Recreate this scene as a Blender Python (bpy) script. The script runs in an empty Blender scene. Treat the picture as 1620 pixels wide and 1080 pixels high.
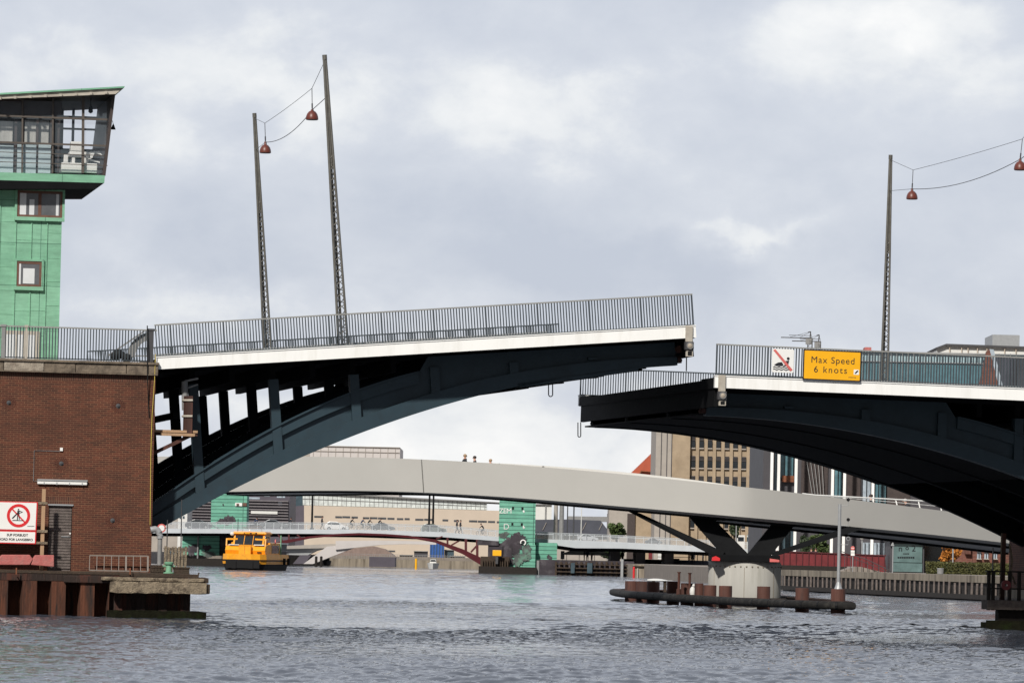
import bpy, bmesh, math, random
import numpy as np
from mathutils import Vector, Matrix
random.seed(7)
SC = bpy.context.scene
COL = SC.collection
PI = math.pi
# ------------------------------------------------------------------ camera
F, CX, CY, HOR = 8000.0, 810.0, 540.0, 877.0       # focal length and horizon in photo pixels
CAMZ, ROLL = 2.55, math.radians(1.25)
PITCH = math.atan((HOR - CY) / F)
cF = Vector((0, math.cos(PITCH), math.sin(PITCH))); cU0 = Vector((0, -math.sin(PITCH), math.cos(PITCH))); cR0 = Vector((1, 0, 0))
cR = cR0 * math.cos(ROLL) + cU0 * math.sin(ROLL); cU = -cR0 * math.sin(ROLL) + cU0 * math.cos(ROLL)
CAM = Vector((0, 0, CAMZ))
cd = bpy.data.cameras.new('camera'); cam = bpy.data.objects.new('camera', cd); COL.objects.link(cam)
cd.sensor_width = 36; cd.lens = 36 * F / 1620; cd.clip_start = 1; cd.clip_end = 12000
cam.matrix_world = Matrix(((cR.x, cU.x, -cF.x, 0), (cR.y, cU.y, -cF.y, 0), (cR.z, cU.z, -cF.z, CAMZ), (0, 0, 0, 1)))
SC.camera = cam
def ray(px, py): return cR * ((px - CX) / F) + cU * ((CY - py) / F) + cF
def at(px, py, Y):
    d = ray(px, py); return CAM + d * (Y / d.y)
# ------------------------------------------------------------------ sun and sky
SUN_EL, SUN_AZ = math.radians(38), math.radians(-160)      # azimuth from +Y towards +X: behind the camera and to its left
sd = bpy.data.lights.new('sun', 'SUN'); sun = bpy.data.objects.new('sun', sd); COL.objects.link(sun)
sd.energy = 4.5; sd.angle = math.radians(2.5); sd.color = (1, .95, .87)
sdir = Vector((math.sin(SUN_AZ) * math.cos(SUN_EL), math.cos(SUN_AZ) * math.cos(SUN_EL), math.sin(SUN_EL)))
sun.rotation_euler = sdir.to_track_quat('Z', 'Y').to_euler()
SC.view_settings.view_transform = 'Standard'; SC.view_settings.look = 'None'
SC.view_settings.exposure = 0.0; SC.view_settings.gamma = 1
W = bpy.data.worlds.new('World'); SC.world = W; W.use_nodes = True
class NT:
    def __init__(s, tree): s.t = tree
    def n(s, typ, **kw):
        nd = s.t.nodes.new(typ)
        for k, v in kw.items():
            if k.startswith('i_'): nd.inputs[int(k[2:]) if k[2:].isdigit() else k[2:].replace('_', ' ')].default_value = v
            else: setattr(nd, k, v)
        return nd
    def l(s, a, b): s.t.links.new(a, b)
    def m(s, op, a, b=None, c=None, clamp=False):
        nd = s.t.nodes.new('ShaderNodeMath'); nd.operation = op; nd.use_clamp = clamp
        for i, x in enumerate((a, b, c)):
            if x is None: continue
            if isinstance(x, (int, float)): nd.inputs[i].default_value = x
            else: s.l(x, nd.inputs[i])
        return nd.outputs[0]
    def mix(s, f, a, b, blend='MIX'):
        nd = s.t.nodes.new('ShaderNodeMix'); nd.data_type = 'RGBA'; nd.blend_type = blend
        for i, x in ((0, f), (6, a), (7, b)):
            if isinstance(x, (int, float)): nd.inputs[i].default_value = x
            elif isinstance(x, (tuple, list)): nd.inputs[i].default_value = (*x[:3], 1)
            else: s.l(x, nd.inputs[i])
        return nd.outputs[2]
def sky():
    t = NT(W.node_tree); W.node_tree.nodes.clear()
    tc = t.n('ShaderNodeTexCoord'); sp = t.n('ShaderNodeSeparateXYZ'); t.l(tc.outputs['Generated'], sp.inputs[0])
    yy = t.m('MAXIMUM', t.m('ABSOLUTE', sp.outputs[1]), .25)
    a = t.m('DIVIDE', sp.outputs[0], yy); e = t.m('DIVIDE', sp.outputs[2], yy)
    cv = t.n('ShaderNodeCombineXYZ'); t.l(a, cv.inputs[0]); t.l(t.m('MULTIPLY', e, 1.5), cv.inputs[1])
    def noise(scale, det, rough, dist, off):
        mp = t.n('ShaderNodeMapping'); t.l(cv.outputs[0], mp.inputs[0]); mp.inputs[1].default_value = off
        nz = t.n('ShaderNodeTexNoise', i_Scale=scale, i_Detail=det, i_Roughness=rough, i_Distortion=dist); t.l(mp.outputs[0], nz.inputs['Vector'])
        return nz.outputs[0]
    n1 = noise(16, 9, .52, .35, (3.1, .7, 0)); n2 = noise(46, 8, .6, .2, (1.3, 5.2, 0))
    n3 = noise(34, 5, .55, .2, (7.3, 2.2, 0)); n4 = noise(34, 5, .55, .2, (2.3, 9.2, 0))
    aw = t.m('ADD', a, t.m('MULTIPLY', t.m('SUBTRACT', n3, .5), .05)); ew = t.m('ADD', e, t.m('MULTIPLY', t.m('SUBTRACT', n4, .5), .035))
    tot = None
    for px, py, rx, ry, amp in SKY_BLOBS:
        d = ray(px, py); a0, e0 = d.x / d.y, d.z / d.y
        q = t.m('ADD', t.m('POWER', t.m('ABSOLUTE', t.m('DIVIDE', t.m('SUBTRACT', aw, a0), rx / F)), 2.0),
                t.m('POWER', t.m('ABSOLUTE', t.m('DIVIDE', t.m('SUBTRACT', ew, e0), ry / F)), 2.0))
        g = t.m('MULTIPLY', t.m('EXPONENT', t.m('MULTIPLY', q, -1.0)), amp)
        tot = g if tot is None else t.m('ADD', tot, g)
    c = t.m('ADD', t.m('MULTIPLY', t.m('SUBTRACT', n1, .5), 1.35), t.m('MULTIPLY', t.m('SUBTRACT', n2, .5), .62))
    c = t.m('ADD', t.m('ADD', c, .30), t.m('MULTIPLY', tot, t.m('ADD', .45, t.m('MULTIPLY', n2, 1.1))))
    cr = t.n('ShaderNodeValToRGB'); t.l(c, cr.inputs[0])
    el = cr.color_ramp.elements
    el[0].position = 0; el[0].color = (.565, .61, .71, 1); el[1].position = 1; el[1].color = (1.0, 1.0, 1.0, 1)
    x = el.new(.40); x.color = (.70, .735, .81, 1)
    x = el.new(.63); x.color = (.85, .87, .90, 1)
    st = t.n('ShaderNodeTexSky', sky_type='NISHITA', sun_disc=False, sun_elevation=SUN_EL, sun_rotation=SUN_AZ)
    # sky dimming added behind the viewer to cut ambient light on camera-facing surfaces
    back = t.n('ShaderNodeMapRange', i_1=-.25, i_2=.3, i_3=.30, i_4=1.0); t.l(sp.outputs[1], back.inputs[0])
    b1 = t.n('ShaderNodeBackground', i_Strength=.08); t.l(st.outputs[0], b1.inputs[0])
    b2 = t.n('ShaderNodeBackground', i_Strength=1.0); t.l(cr.outputs[0], b2.inputs[0]); t.l(back.outputs[0], b2.inputs[1])
    mx = t.n('ShaderNodeMixShader', i_0=.93); t.l(b1.outputs[0], mx.inputs[1]); t.l(b2.outputs[0], mx.inputs[2])
    o = t.n('ShaderNodeOutputWorld'); t.l(mx.outputs[0], o.inputs[0])
SKY_BLOBS = [(430, 150, 150, 75, .55), (850, 190, 190, 70, .42), (1440, 60, 150, 60, .62), (1210, 80, 120, 60, .18), (1170, 360, 120, 28, .42),
             (100, 90, 150, 40, .25), (300, 470, 330, 55, .30), (900, 760, 900, 130, .62), (700, 400, 420, 60, -.20), (180, 300, 220, 90, -.20), (1250, 220, 260, 60, -.12), (1300, 500, 300, 60, .08)]
sky()
# ------------------------------------------------------------------ frames
YAW = math.radians(10)                                  # the bascule bridge crosses the view at this angle
uB = Vector((math.cos(YAW), math.sin(YAW), 0)); wB = Vector((-math.sin(YAW), math.cos(YAW), 0))
_o = at(243, 760, 184); OB = Vector((_o.x, _o.y, 0))
BW = 27.0                                               # its width
def PB(px, py, v):
    d = ray(px, py); lam = (v - (CAM - OB).dot(wB)) / d.dot(wB); p = CAM + d * lam - OB
    return p.dot(uB), p.z
def Bp(px, py, v):
    s, z = PB(px, py, v); return Vector((s, v, z))
def B2W(p): return OB + uB * p[0] + wB * p[1] + Vector((0, 0, p[2]))
ORG = {}
def thing(name, label, cat, org, frame='W', group=None):
    o = bpy.data.objects.new(name, None); COL.objects.link(o); o.empty_display_size = .3
    org = Vector(org); o.location = B2W(org) if frame == 'B' else org
    if frame == 'B': o.rotation_euler.z = YAW
    ORG[o.name] = org; return tag(o, label, cat, group)
def tag(o, label, cat, group=None, kind=None):
    if label: o['label'] = label
    if cat: o['category'] = cat
    if group: o['group'] = group
    if kind: o['kind'] = kind
    return o
class MB:
    def __init__(s): s.v = []; s.f = []
    def add(s, vs, fs):
        b = len(s.v); s.v += [Vector(p) for p in vs]; s.f += [tuple(i + b for i in f) for f in fs]; return s
    def box(s, x0, x1, y0, y1, z0, z1):
        return s.add([(x0, y0, z0), (x1, y0, z0), (x1, y1, z0), (x0, y1, z0), (x0, y0, z1), (x1, y0, z1), (x1, y1, z1), (x0, y1, z1)],
                     [(0, 3, 2, 1), (4, 5, 6, 7), (0, 1, 5, 4), (1, 2, 6, 5), (2, 3, 7, 6), (3, 0, 4, 7)])
    def prism(s, pts, vec):
        n = len(pts); pts = [Vector(p) for p in pts]; vec = Vector(vec)
        return s.add(pts + [p + vec for p in pts], [tuple(range(n)), tuple(range(2 * n - 1, n - 1, -1))] + [(i, i + n, (i + 1) % n + n, (i + 1) % n) for i in range(n)])
    def bar(s, p, q, w, h=None, up=(0, 0, 1)):
        h = h or w; p = Vector(p); q = Vector(q); d = (q - p).normalized(); up = Vector(up)
        if abs(d.dot(up)) > .98: up = Vector((0, 1, 0))
        a = d.cross(up).normalized() * w / 2; b = a.cross(d).normalized() * h / 2
        return s.prism([p - a - b, p + a - b, p + a + b, p - a + b], q - p)
    def tube(s, pts, r, n=8, closed=False):
        pts = [Vector(p) for p in pts]; R = r if isinstance(r, (list, tuple)) else [r] * len(pts); N = len(pts); b = len(s.v)
        for i, p in enumerate(pts):
            a = pts[(i - 1) % N] if (closed or i > 0) else p; c = pts[(i + 1) % N] if (closed or i < N - 1) else p
            d = (c - a).normalized(); up = Vector((0, 0, 1)) if abs(d.z) < .9 else Vector((0, 1, 0))
            x = d.cross(up).normalized(); y = x.cross(d)
            for k in range(n):
                t = 2 * PI * k / n; s.v.append(p + x * (math.cos(t) * R[i]) + y * (math.sin(t) * R[i]))
        for i in range(N if closed else N - 1):
            j = (i + 1) % N
            for k in range(n): s.f.append((b + i * n + k, b + i * n + (k + 1) % n, b + j * n + (k + 1) % n, b + j * n + k))
        if not closed: s.f += [tuple(b + k for k in range(n - 1, -1, -1)), tuple(b + (N - 1) * n + k for k in range(n))]
        return s
    def lathe(s, c, prof, n=16, axis='Z'):
        c = Vector(c); b = len(s.v)
        for r, h in prof:
            for k in range(n):
                t = 2 * PI * k / n; x, y = r * math.cos(t), r * math.sin(t)
                s.v.append(c + (Vector((x, y, h)) if axis == 'Z' else Vector((x, h, y)) if axis == 'Y' else Vector((h, x, y))))
        for i in range(len(prof) - 1):
            for k in range(n): s.f.append((b + i * n + k, b + i * n + (k + 1) % n, b + (i + 1) * n + (k + 1) % n, b + (i + 1) * n + k))
        s.f += [tuple(b + k for k in range(n - 1, -1, -1)), tuple(b + (len(prof) - 1) * n + k for k in range(n))]
        return s
    def ball(s, c, r, n=10, sq=1):
        return s.lathe(c, [(max(r * math.cos(t), .001), r * sq * math.sin(t)) for t in [(-.5 + i / 6) * PI for i in range(7)]], n)
    def ring(s, c, r0, r1, th, a0=0, a1=2 * PI, n=40):     # flat annulus standing in the x-z plane, facing -y
        c = Vector(c)
        for i in range(n):
            p, q = a0 + (a1 - a0) * i / n, a0 + (a1 - a0) * (i + 1) / n
            s.prism([c + Vector((r0 * math.cos(p), 0, r0 * math.sin(p))), c + Vector((r1 * math.cos(p), 0, r1 * math.sin(p))),
                     c + Vector((r1 * math.cos(q), 0, r1 * math.sin(q))), c + Vector((r0 * math.cos(q), 0, r0 * math.sin(q)))], (0, th, 0))
        return s
    def build(s, name, mat, parent=None, org=(0, 0, 0), frame='W', smooth=False, bevel=0, label=None):
        org = ORG[parent.name] if parent is not None else Vector(org)
        me = bpy.data.meshes.new(name); me.from_pydata([p - org for p in s.v], [], s.f)
        bm = bmesh.new(); bm.from_mesh(me); bmesh.ops.recalc_face_normals(bm, faces=bm.faces)
        if smooth:
            for f in bm.faces: f.smooth = True
            for e in bm.edges:
                if len(e.link_faces) == 2 and e.calc_face_angle(0) > .7: e.smooth = False
        bm.to_mesh(me); bm.free()
        o = bpy.data.objects.new(name, me); COL.objects.link(o); ORG[o.name] = org
        if mat: me.materials.append(mat)
        if parent is not None: o.parent = parent
        else:
            o.location = B2W(org) if frame == 'B' else org
            if frame == 'B': o.rotation_euler.z = YAW
        if bevel:
            m = o.modifiers.new('bevel', 'BEVEL'); m.width = bevel; m.segments = 2; m.limit_method = 'ANGLE'; m.angle_limit = .6
        if label: o['label'] = label
        return o
def single(mb, name, mat, label, cat, org=None, frame='W', group=None, kind=None, **kw):
    if org is None:
        lo = [min(p[i] for p in mb.v) for i in range(3)]; hi = [max(p[i] for p in mb.v) for i in range(3)]
        org = ((lo[0] + hi[0]) / 2, (lo[1] + hi[1]) / 2, lo[2])
    return tag(mb.build(name, mat, None, org, frame, **kw), label, cat, group, kind)
def dup(o, loc=None, rotz=None, label=None):
    c = o.copy(); COL.objects.link(c); ORG[c.name] = ORG.get(o.name, Vector())
    if loc is not None: c.location = loc
    if rotz is not None: c.rotation_euler.z = rotz
    if label: c['label'] = label
    for ch in list(o.children):
        d = ch.copy(); COL.objects.link(d); d.parent = c
        for g in list(ch.children):
            h = g.copy(); COL.objects.link(h); h.parent = d
    return c
def bxp(m, px0, px1, pyt, pyb, Y, dep, zb=None):          # world-aligned box whose front shows at those pixels
    mid, pm = (px0 + px1) / 2, (pyt + pyb) / 2
    return m.box(at(px0, pm, Y).x, at(px1, pm, Y).x, Y, Y + dep, zb if zb is not None else at(mid, pyb, Y).z, at(mid, pyt, Y).z)
def bxb(m, px0, px1, pyt, pyb, v0, v1):                   # the same in the bridge's frame
    mid, pm = (px0 + px1) / 2, (pyt + pyb) / 2
    return m.box(PB(px0, pm, v0)[0], PB(px1, pm, v0)[0], v0, v1, PB(mid, pyb, v0)[1], PB(mid, pyt, v0)[1])
def text(body, size, o, right, up, name, mat, parent, th=.004, align='CENTER', space=1.0, bold=0):
    cu = bpy.data.curves.new('t', 'FONT'); cu.body = body; cu.size = size; cu.align_x = align; cu.align_y = 'CENTER'; cu.space_character = space; cu.offset = bold; cu.extrude = th / 2
    ob = bpy.data.objects.new('t', cu); COL.objects.link(ob); dg = bpy.context.evaluated_depsgraph_get()
    me = bpy.data.meshes.new_from_object(ob.evaluated_get(dg)); bpy.data.objects.remove(ob)
    right = Vector(right).normalized(); up = Vector(up).normalized(); nn = right.cross(up); o = Vector(o); org = ORG[parent.name]
    for v in me.vertices: v.co = o + right * v.co.x + up * v.co.y + nn * v.co.z - org
    me.materials.clear(); me.materials.append(mat); me.name = name
    r = bpy.data.objects.new(name, me); COL.objects.link(r); r.parent = parent; ORG[r.name] = org; return r
# ------------------------------------------------------------------ materials
MATS = {}
def mat(name, rgb, rough=.6, var=.22, scale=2.5, metal=0, stain=None, sscale=1.2, samt=.5, bump=0, streak=0, alpha=1, trans=0, spec=.5, bscale=None):
    if name in MATS: return MATS[name]
    m = bpy.data.materials.new(name); m.use_nodes = True; t = NT(m.node_tree); bs = m.node_tree.nodes['Principled BSDF']
    tc = t.n('ShaderNodeTexCoord'); co = tc.outputs['Object']
    def nz(sc, det=6, r=.6, sq=None):
        v = co
        if sq: mp = t.n('ShaderNodeMapping'); mp.inputs[3].default_value = sq; t.l(co, mp.inputs[0]); v = mp.outputs[0]
        n = t.n('ShaderNodeTexNoise', i_Scale=sc, i_Detail=det, i_Roughness=r); t.l(v, n.inputs['Vector']); return n.outputs[0]
    sq = (1, 1, .12) if streak else None
    n1 = nz(scale, 7, .65, sq)
    c = t.mix(t.m('ADD', t.m('MULTIPLY', t.m('SUBTRACT', n1, .5), 2.2), .5, clamp=True), tuple(x * (1 - var) for x in rgb), tuple(min(1, x * (1 + var)) for x in rgb))
    if stain:
        n2 = nz(sscale, 8, .68, sq); f = t.m('MULTIPLY', t.m('SUBTRACT', n2, .5), 7.0, clamp=True); c = t.mix(t.m('MULTIPLY', f, samt), c, stain)
    t.l(c, bs.inputs['Base Color'])
    n3 = nz(scale * 3, 4); t.l(t.m('ADD', rough - .08, t.m('MULTIPLY', n3, .16)), bs.inputs['Roughness'])
    bs.inputs['Metallic'].default_value = metal; bs.inputs['Specular IOR Level'].default_value = spec
    bs.inputs['Alpha'].default_value = alpha; bs.inputs['Transmission Weight'].default_value = trans
    if bump:
        b = t.n('ShaderNodeBump', i_Strength=min(1, bump), i_Distance=.05 * max(1, bump)); t.l(nz(bscale or scale * 4, 6, .6, sq), b.inputs['Height']); t.l(b.outputs[0], bs.inputs['Normal'])
    MATS[name] = m; return m
def brickmat(name, c1, c2, mortar, bw, bh, ms, axis='XZ', rough=.85, off=.5, bump=.5, var=.5, bias=0, stain=None):
    if name in MATS: return MATS[name]
    m = bpy.data.materials.new(name); m.use_nodes = True; t = NT(m.node_tree); bs = m.node_tree.nodes['Principled BSDF']
    tc = t.n('ShaderNodeTexCoord'); sp = t.n('ShaderNodeSeparateXYZ'); t.l(tc.outputs['Object'], sp.inputs[0])
    cb = t.n('ShaderNodeCombineXYZ'); t.l(t.m('ADD', sp.outputs[0], sp.outputs[1]), cb.inputs[0]); t.l(sp.outputs[2], cb.inputs[1])
    if axis == 'ZX': cb = t.n('ShaderNodeCombineXYZ'); t.l(sp.outputs[2], cb.inputs[0]); t.l(t.m('ADD', sp.outputs[0], sp.outputs[1]), cb.inputs[1])
    br = t.n('ShaderNodeTexBrick', offset=off, i_Scale=1.0, i_Bias=bias); br.inputs['Mortar Size'].default_value = ms; br.inputs['Mortar Smooth'].default_value = .2
    br.inputs['Brick Width'].default_value = bw; br.inputs['Row Height'].default_value = bh
    t.l(cb.outputs[0], br.inputs['Vector'])
    for i, c in ((1, c1), (2, c2), (3, mortar)): br.inputs[i].default_value = (*c, 1)
    n = t.n('ShaderNodeTexNoise', i_Scale=.9, i_Detail=8, i_Roughness=.7); t.l(tc.outputs['Object'], n.inputs['Vector'])
    mp = t.n('ShaderNodeMapping'); mp.inputs[3].default_value = (.5, .5, 3.5); t.l(tc.outputs['Object'], mp.inputs[0])
    n2 = t.n('ShaderNodeTexNoise', i_Scale=2.2, i_Detail=7, i_Roughness=.7); t.l(mp.outputs[0], n2.inputs['Vector'])
    c = t.mix(1.0, br.outputs[0], t.mix(t.m('ADD', t.m('MULTIPLY', t.m('SUBTRACT', t.m('ADD', n.outputs[0], n2.outputs[0]), 1.0), 1.6), .5, clamp=True), (1 - var,) * 3, (1 + var * .7,) * 3), 'MULTIPLY')
    if stain:
        n4 = t.n('ShaderNodeTexNoise', i_Scale=.5, i_Detail=9, i_Roughness=.7); t.l(tc.outputs['Object'], n4.inputs['Vector'])
        c = t.mix(t.m('MULTIPLY', t.m('MULTIPLY', t.m('SUBTRACT', n4.outputs[0], .5), 4.0, clamp=True), .7), c, stain)
    t.l(c, bs.inputs['Base Color']); bs.inputs['Roughness'].default_value = rough
    b = t.n('ShaderNodeBump', i_Strength=bump, i_Distance=.012, invert=True); t.l(br.outputs['Fac'], b.inputs['Height']); t.l(b.outputs[0], bs.inputs['Normal'])
    MATS[name] = m; return m
def glassmat(name, rgb, rough=.06, spec=.8, var=.3):
    return mat(name, rgb, rough + .05, var, 1.3, spec=spec)
M = lambda n: MATS[n]
brickmat('brick', (.105, .027, .013), (.058, .017, .009), (.21, .105, .055), .24, .077, .0065, bump=.4, var=.42, stain=(.045, .016, .009))
brickmat('header_brick', (.095, .026, .014), (.05, .016, .010), (.17, .10, .06), .28, .066, .008, axis='ZX', off=0)
brickmat('copper', (.215, .45, .31), (.175, .395, .265), (.06, .16, .11), 99, 1.63, .012, off=0, bump=.35, var=.3, rough=.7, stain=(.11, .29, .19))
brickmat('lapped_copper', (.16, .42, .31), (.12, .34, .25), (.035, .10, .08), 99, .52, .045, off=0, bump=.3, var=.25)
mat('ledge_stone', (.17, .135, .10), .85, .5, 3.2, stain=(.055, .042, .032), sscale=1.1, samt=.85, bump=.6)
mat('ledge_stone_pale', (.30, .26, .21), .85, .4, 4, stain=(.12, .09, .07), sscale=1.6, samt=.7, bump=.6)
mat('white_paint', (.86, .86, .845), .45, .04, .8, stain=(.62, .60, .55), sscale=2.2, samt=.3, streak=1)
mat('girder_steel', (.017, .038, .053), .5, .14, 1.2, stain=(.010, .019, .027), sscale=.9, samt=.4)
mat('inner_steel_shaded', (.005, .007, .009), .75, .3, 1.5, spec=.12)  # girder paint darkened in colour for the shade under the leaves
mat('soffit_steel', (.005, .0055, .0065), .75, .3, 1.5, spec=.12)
mat('railing_steel', (.052, .064, .075), .5, .12, 3, spec=.35)
mat('rail_cap', (.27, .27, .26), .45, .12, 3)
mat('mast_steel', (.125, .12, .108), .5, .2, 4, metal=.3, stain=(.08, .07, .055), sscale=3)
mat('lamp_red', (.125, .030, .020), .42, .2, 5)
mat('wire', (.06, .06, .065), .5)
mat('timber_old', (.25, .20, .14), .85, .45, 5, stain=(.06, .042, .03), sscale=3.2, samt=.9, bump=1.5)
mat('timber_dark', (.05, .032, .021), .85, .4, 5, stain=(.016, .017, .009), sscale=2.5, bump=.8)
mat('timber_moss', (.010, .010, .006), .95, .4, 4, spec=.05, stain=(.012, .02, .005), sscale=2, bump=.8)
mat('timber_new', (.40, .255, .15), .75, .2, 5, stain=(.22, .13, .08), sscale=5, bump=.3, streak=1)
mat('timber_grey', (.14, .115, .105), .8, .35, 6, stain=(.05, .04, .036), sscale=4, bump=.5)
mat('rust', (.085, .027, .012), .85, .55, 4, stain=(.010, .007, .006), sscale=2.4, samt=1, bump=1, streak=1)
mat('rust_dark', (.022, .012, .009), .85, .5, 4, stain=(.085, .025, .014), sscale=2.6, samt=.8, bump=1, streak=1)
mat('rust_plain', (.075, .026, .017), .8, .4, 3, stain=(.028, .012, .010), sscale=1.3, samt=.8, bump=.3, streak=1)
mat('rust_orange', (.21, .075, .035), .8, .35, 4, stain=(.07, .025, .014), sscale=2, samt=.8, bump=.4)
mat('rosette_brick', (.085, .028, .016), .85, .3, 4)
mat('ladder_metal', (.20, .17, .15), .6, .2, 4)
mat('mullion_bronze', (.085, .07, .06), .6, .25, 4)
mat('pile_dark', (.016, .012, .010), .9, .4, 3, bump=.6)
mat('black', (.009, .009, .010), .7, .2, spec=.2)
mat('dark_grey', (.05, .05, .055), .6, .2)
mat('mid_grey', (.22, .22, .22), .6, .2)
mat('galv', (.33, .34, .35), .45, .12, 3, metal=.2)
mat('bracket_beige', (.42, .385, .33), .6, .15, 3, stain=(.25, .21, .17))
mat('sign_white', (.78, .78, .76), .4, .03)
mat('sign_red', (.62, .025, .03), .4, .05)
mat('sign_redpale', (.60, .14, .13), .4, .1)
mat('sign_yellow', (.85, .42, .008), .4, .04)
mat('ink', (.015, .015, .02), .5, .05)
mat('ink_grey', (.10, .10, .11), .5, .05)
mat('pink_concrete', (.42, .125, .115), .85, .2, 5, stain=(.30, .17, .15), sscale=4, bump=.4)
mat('concrete', (.385, .375, .345), .85, .14, 1.3, stain=(.24, .235, .20), sscale=.7, samt=.6, bump=.15, streak=1)
mat('concrete_old', (.24, .205, .16), .9, .35, 1.2, stain=(.07, .055, .04), sscale=.8, samt=.8, bump=.3, streak=1)
mat('footbridge_paint', (.465, .455, .43), .5, .035, .35, spec=.3)
mat('rubber', (.014, .0135, .013), .8, .35, 3, stain=(.05, .046, .04), sscale=3, samt=.5, bump=.3, spec=.2)
mat('green_paint', (.16, .34, .22), .6, .25, 4)
mat('rope_yellow', (.55, .42, .08), .8, .2)
mat('brown_frame', (.13, .06, .04), .6, .3, 4)
mat('cladding_brown', (.045, .032, .030), .6, .3, 3)
mat('panel_blue', (.44, .54, .58), .4, .15, 1.2)
mat('curtain', (.42, .42, .40), .8, .25, 8, streak=1)
mat('cream_board', (.36, .31, .25), .7, .25, 2.5)
mat('skin', (.50, .27, .19), .55, .08, 6)
mat('hair_dark', (.03, .02, .015), .7); mat('hair_fair', (.33, .22, .13), .7); mat('hair_grey', (.40, .38, .36), .7)
mat('cloth_dark', (.022, .024, .03), .85); mat('cloth_blue', (.04, .06, .12), .85); mat('cloth_red', (.30, .04, .04), .85); mat('cloth_white', (.6, .6, .58), .85); mat('cloth_green', (.07, .10, .06), .85)
mat('ferry_yellow', (.80, .335, .01), .42, .12, 1.5, stain=(.45, .18, .03), sscale=1, samt=.4)
glassmat('glass_dark', (.018, .022, .027)); glassmat('glass_blue', (.06, .09, .11)); glassmat('glass_teal', (.09, .185, .22)); glassmat('glass_tealpale', (.33, .45, .49)); glassmat('glass_sky', (.36, .42, .48))
glassmat('glass_strip', (.07, .075, .085)); glassmat('glass_pale', (.58, .62, .61)); mat('louvre_grey', (.16, .145, .155), .6)
mat('pale_panel', (.50, .47, .46), .6, .06, .4)
mat('sandstone', (.33, .255, .175), .8, .18, .6, stain=(.23, .17, .11), sscale=.25, samt=.5)
mat('limestone', (.34, .31, .28), .8, .12, .6)
mat('cream_stone', (.50, .425, .35), .8, .06, .3)
mat('roof_red', (.40, .085, .04), .75, .2, .8, stain=(.28, .06, .035), sscale=.8)
mat('slate', (.055, .06, .08), .7, .2, .6)
mat('red_paint', (.15, .016, .02), .5, .3, 1.5)
mat('arch_red', (.075, .008, .012), .5, .2, 1)
mat('pale_steel', (.50, .53, .56), .5, .08, .5)
mat('far_white', (.62, .62, .60), .6, .08, .5)
mat('asphalt', (.05, .05, .05), .9, .2, 1.5); mat('paving', (.22, .19, .165), .9, .2, .8)
mat('dark_clad', (.055, .052, .06), .6, .2, .4); mat('dark_clad_purple', (.075, .065, .085), .6, .2, .4)
mat('leaf_green', (.055, .085, .022), .7, .45, .9); mat('leaf_dark', (.028, .045, .018), .7, .4, .9); mat('leaf_orange', (.40, .15, .02), .7, .4, 1.2); mat('leaf_olive', (.085, .085, .025), .7, .5, .8)
mat('bark', (.055, .04, .03), .9, .3, 4)
mat('blue_tarp', (.02, .09, .32), .6, .2, 1); mat('gravel', (.22, .165, .145), .95, .2, 1.5)
brickmat('red_brick', (.17, .06, .042), (.12, .042, .03), (.17, .11, .085), .5, .16, .012, bump=.2)
def meshglass():
    m = bpy.data.materials.new('rail_mesh'); m.use_nodes = True; t = NT(m.node_tree); bs = m.node_tree.nodes['Principled BSDF']
    bs.inputs['Base Color'].default_value = (.50, .53, .56, 1); bs.inputs['Roughness'].default_value = .5; bs.inputs['Alpha'].default_value = .24; MATS['rail_mesh'] = m
    g = bpy.data.materials.new('clear_glass'); g.use_nodes = True; b = g.node_tree.nodes['Principled BSDF']
    b.inputs['Base Color'].default_value = (.3, .36, .42, 1); b.inputs['Roughness'].default_value = .02; b.inputs['Alpha'].default_value = .10; MATS['clear_glass'] = g
meshglass()
# ------------------------------------------------------------------ water and ground
def watermat():
    m = bpy.data.materials.new('water'); m.use_nodes = True; t = NT(m.node_tree); bs = m.node_tree.nodes['Principled BSDF']
    bs.inputs['Base Color'].default_value = (.055, .064, .084, 1); bs.inputs['Roughness'].default_value = .035; bs.inputs['IOR'].default_value = 1.45
    tc = t.n('ShaderNodeTexCoord'); mp = t.n('ShaderNodeMapping'); mp.inputs[3].default_value = (1, 1, 1); t.l(tc.outputs['Object'], mp.inputs[0])
    n1 = t.n('ShaderNodeTexNoise', i_Scale=4.5, i_Detail=4, i_Roughness=.6, i_Distortion=.4); t.l(mp.outputs[0], n1.inputs['Vector'])
    n2 = t.n('ShaderNodeTexNoise', i_Scale=.035, i_Detail=4, i_Roughness=.6); t.l(tc.outputs['Object'], n2.inputs['Vector'])
    n3 = t.n('ShaderNodeTexNoise', i_Scale=.9, i_Detail=6, i_Roughness=.62, i_Distortion=.3); t.l(mp.outputs[0], n3.inputs['Vector'])
    sp = t.n('ShaderNodeSeparateXYZ'); t.l(tc.outputs['Object'], sp.inputs[0]); far = t.n('ShaderNodeMapRange', i_1=190.0, i_2=420.0, i_3=0.0, i_4=1.0); t.l(sp.outputs[1], far.inputs[0])
    b0 = t.n('ShaderNodeBump', i_Distance=.22); t.l(n3.outputs[0], b0.inputs['Height']); t.l(far.outputs[0], b0.inputs['Strength'])
    b = t.n('ShaderNodeBump', i_Distance=.028); t.l(n1.outputs[0], b.inputs['Height']); t.l(b0.outputs[0], b.inputs['Normal'])
    t.l(t.m('ADD', .35, t.m('MULTIPLY', n2.outputs[0], .6)), b.inputs['Strength']); t.l(b.outputs[0], bs.inputs['Normal'])
    return m
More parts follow.
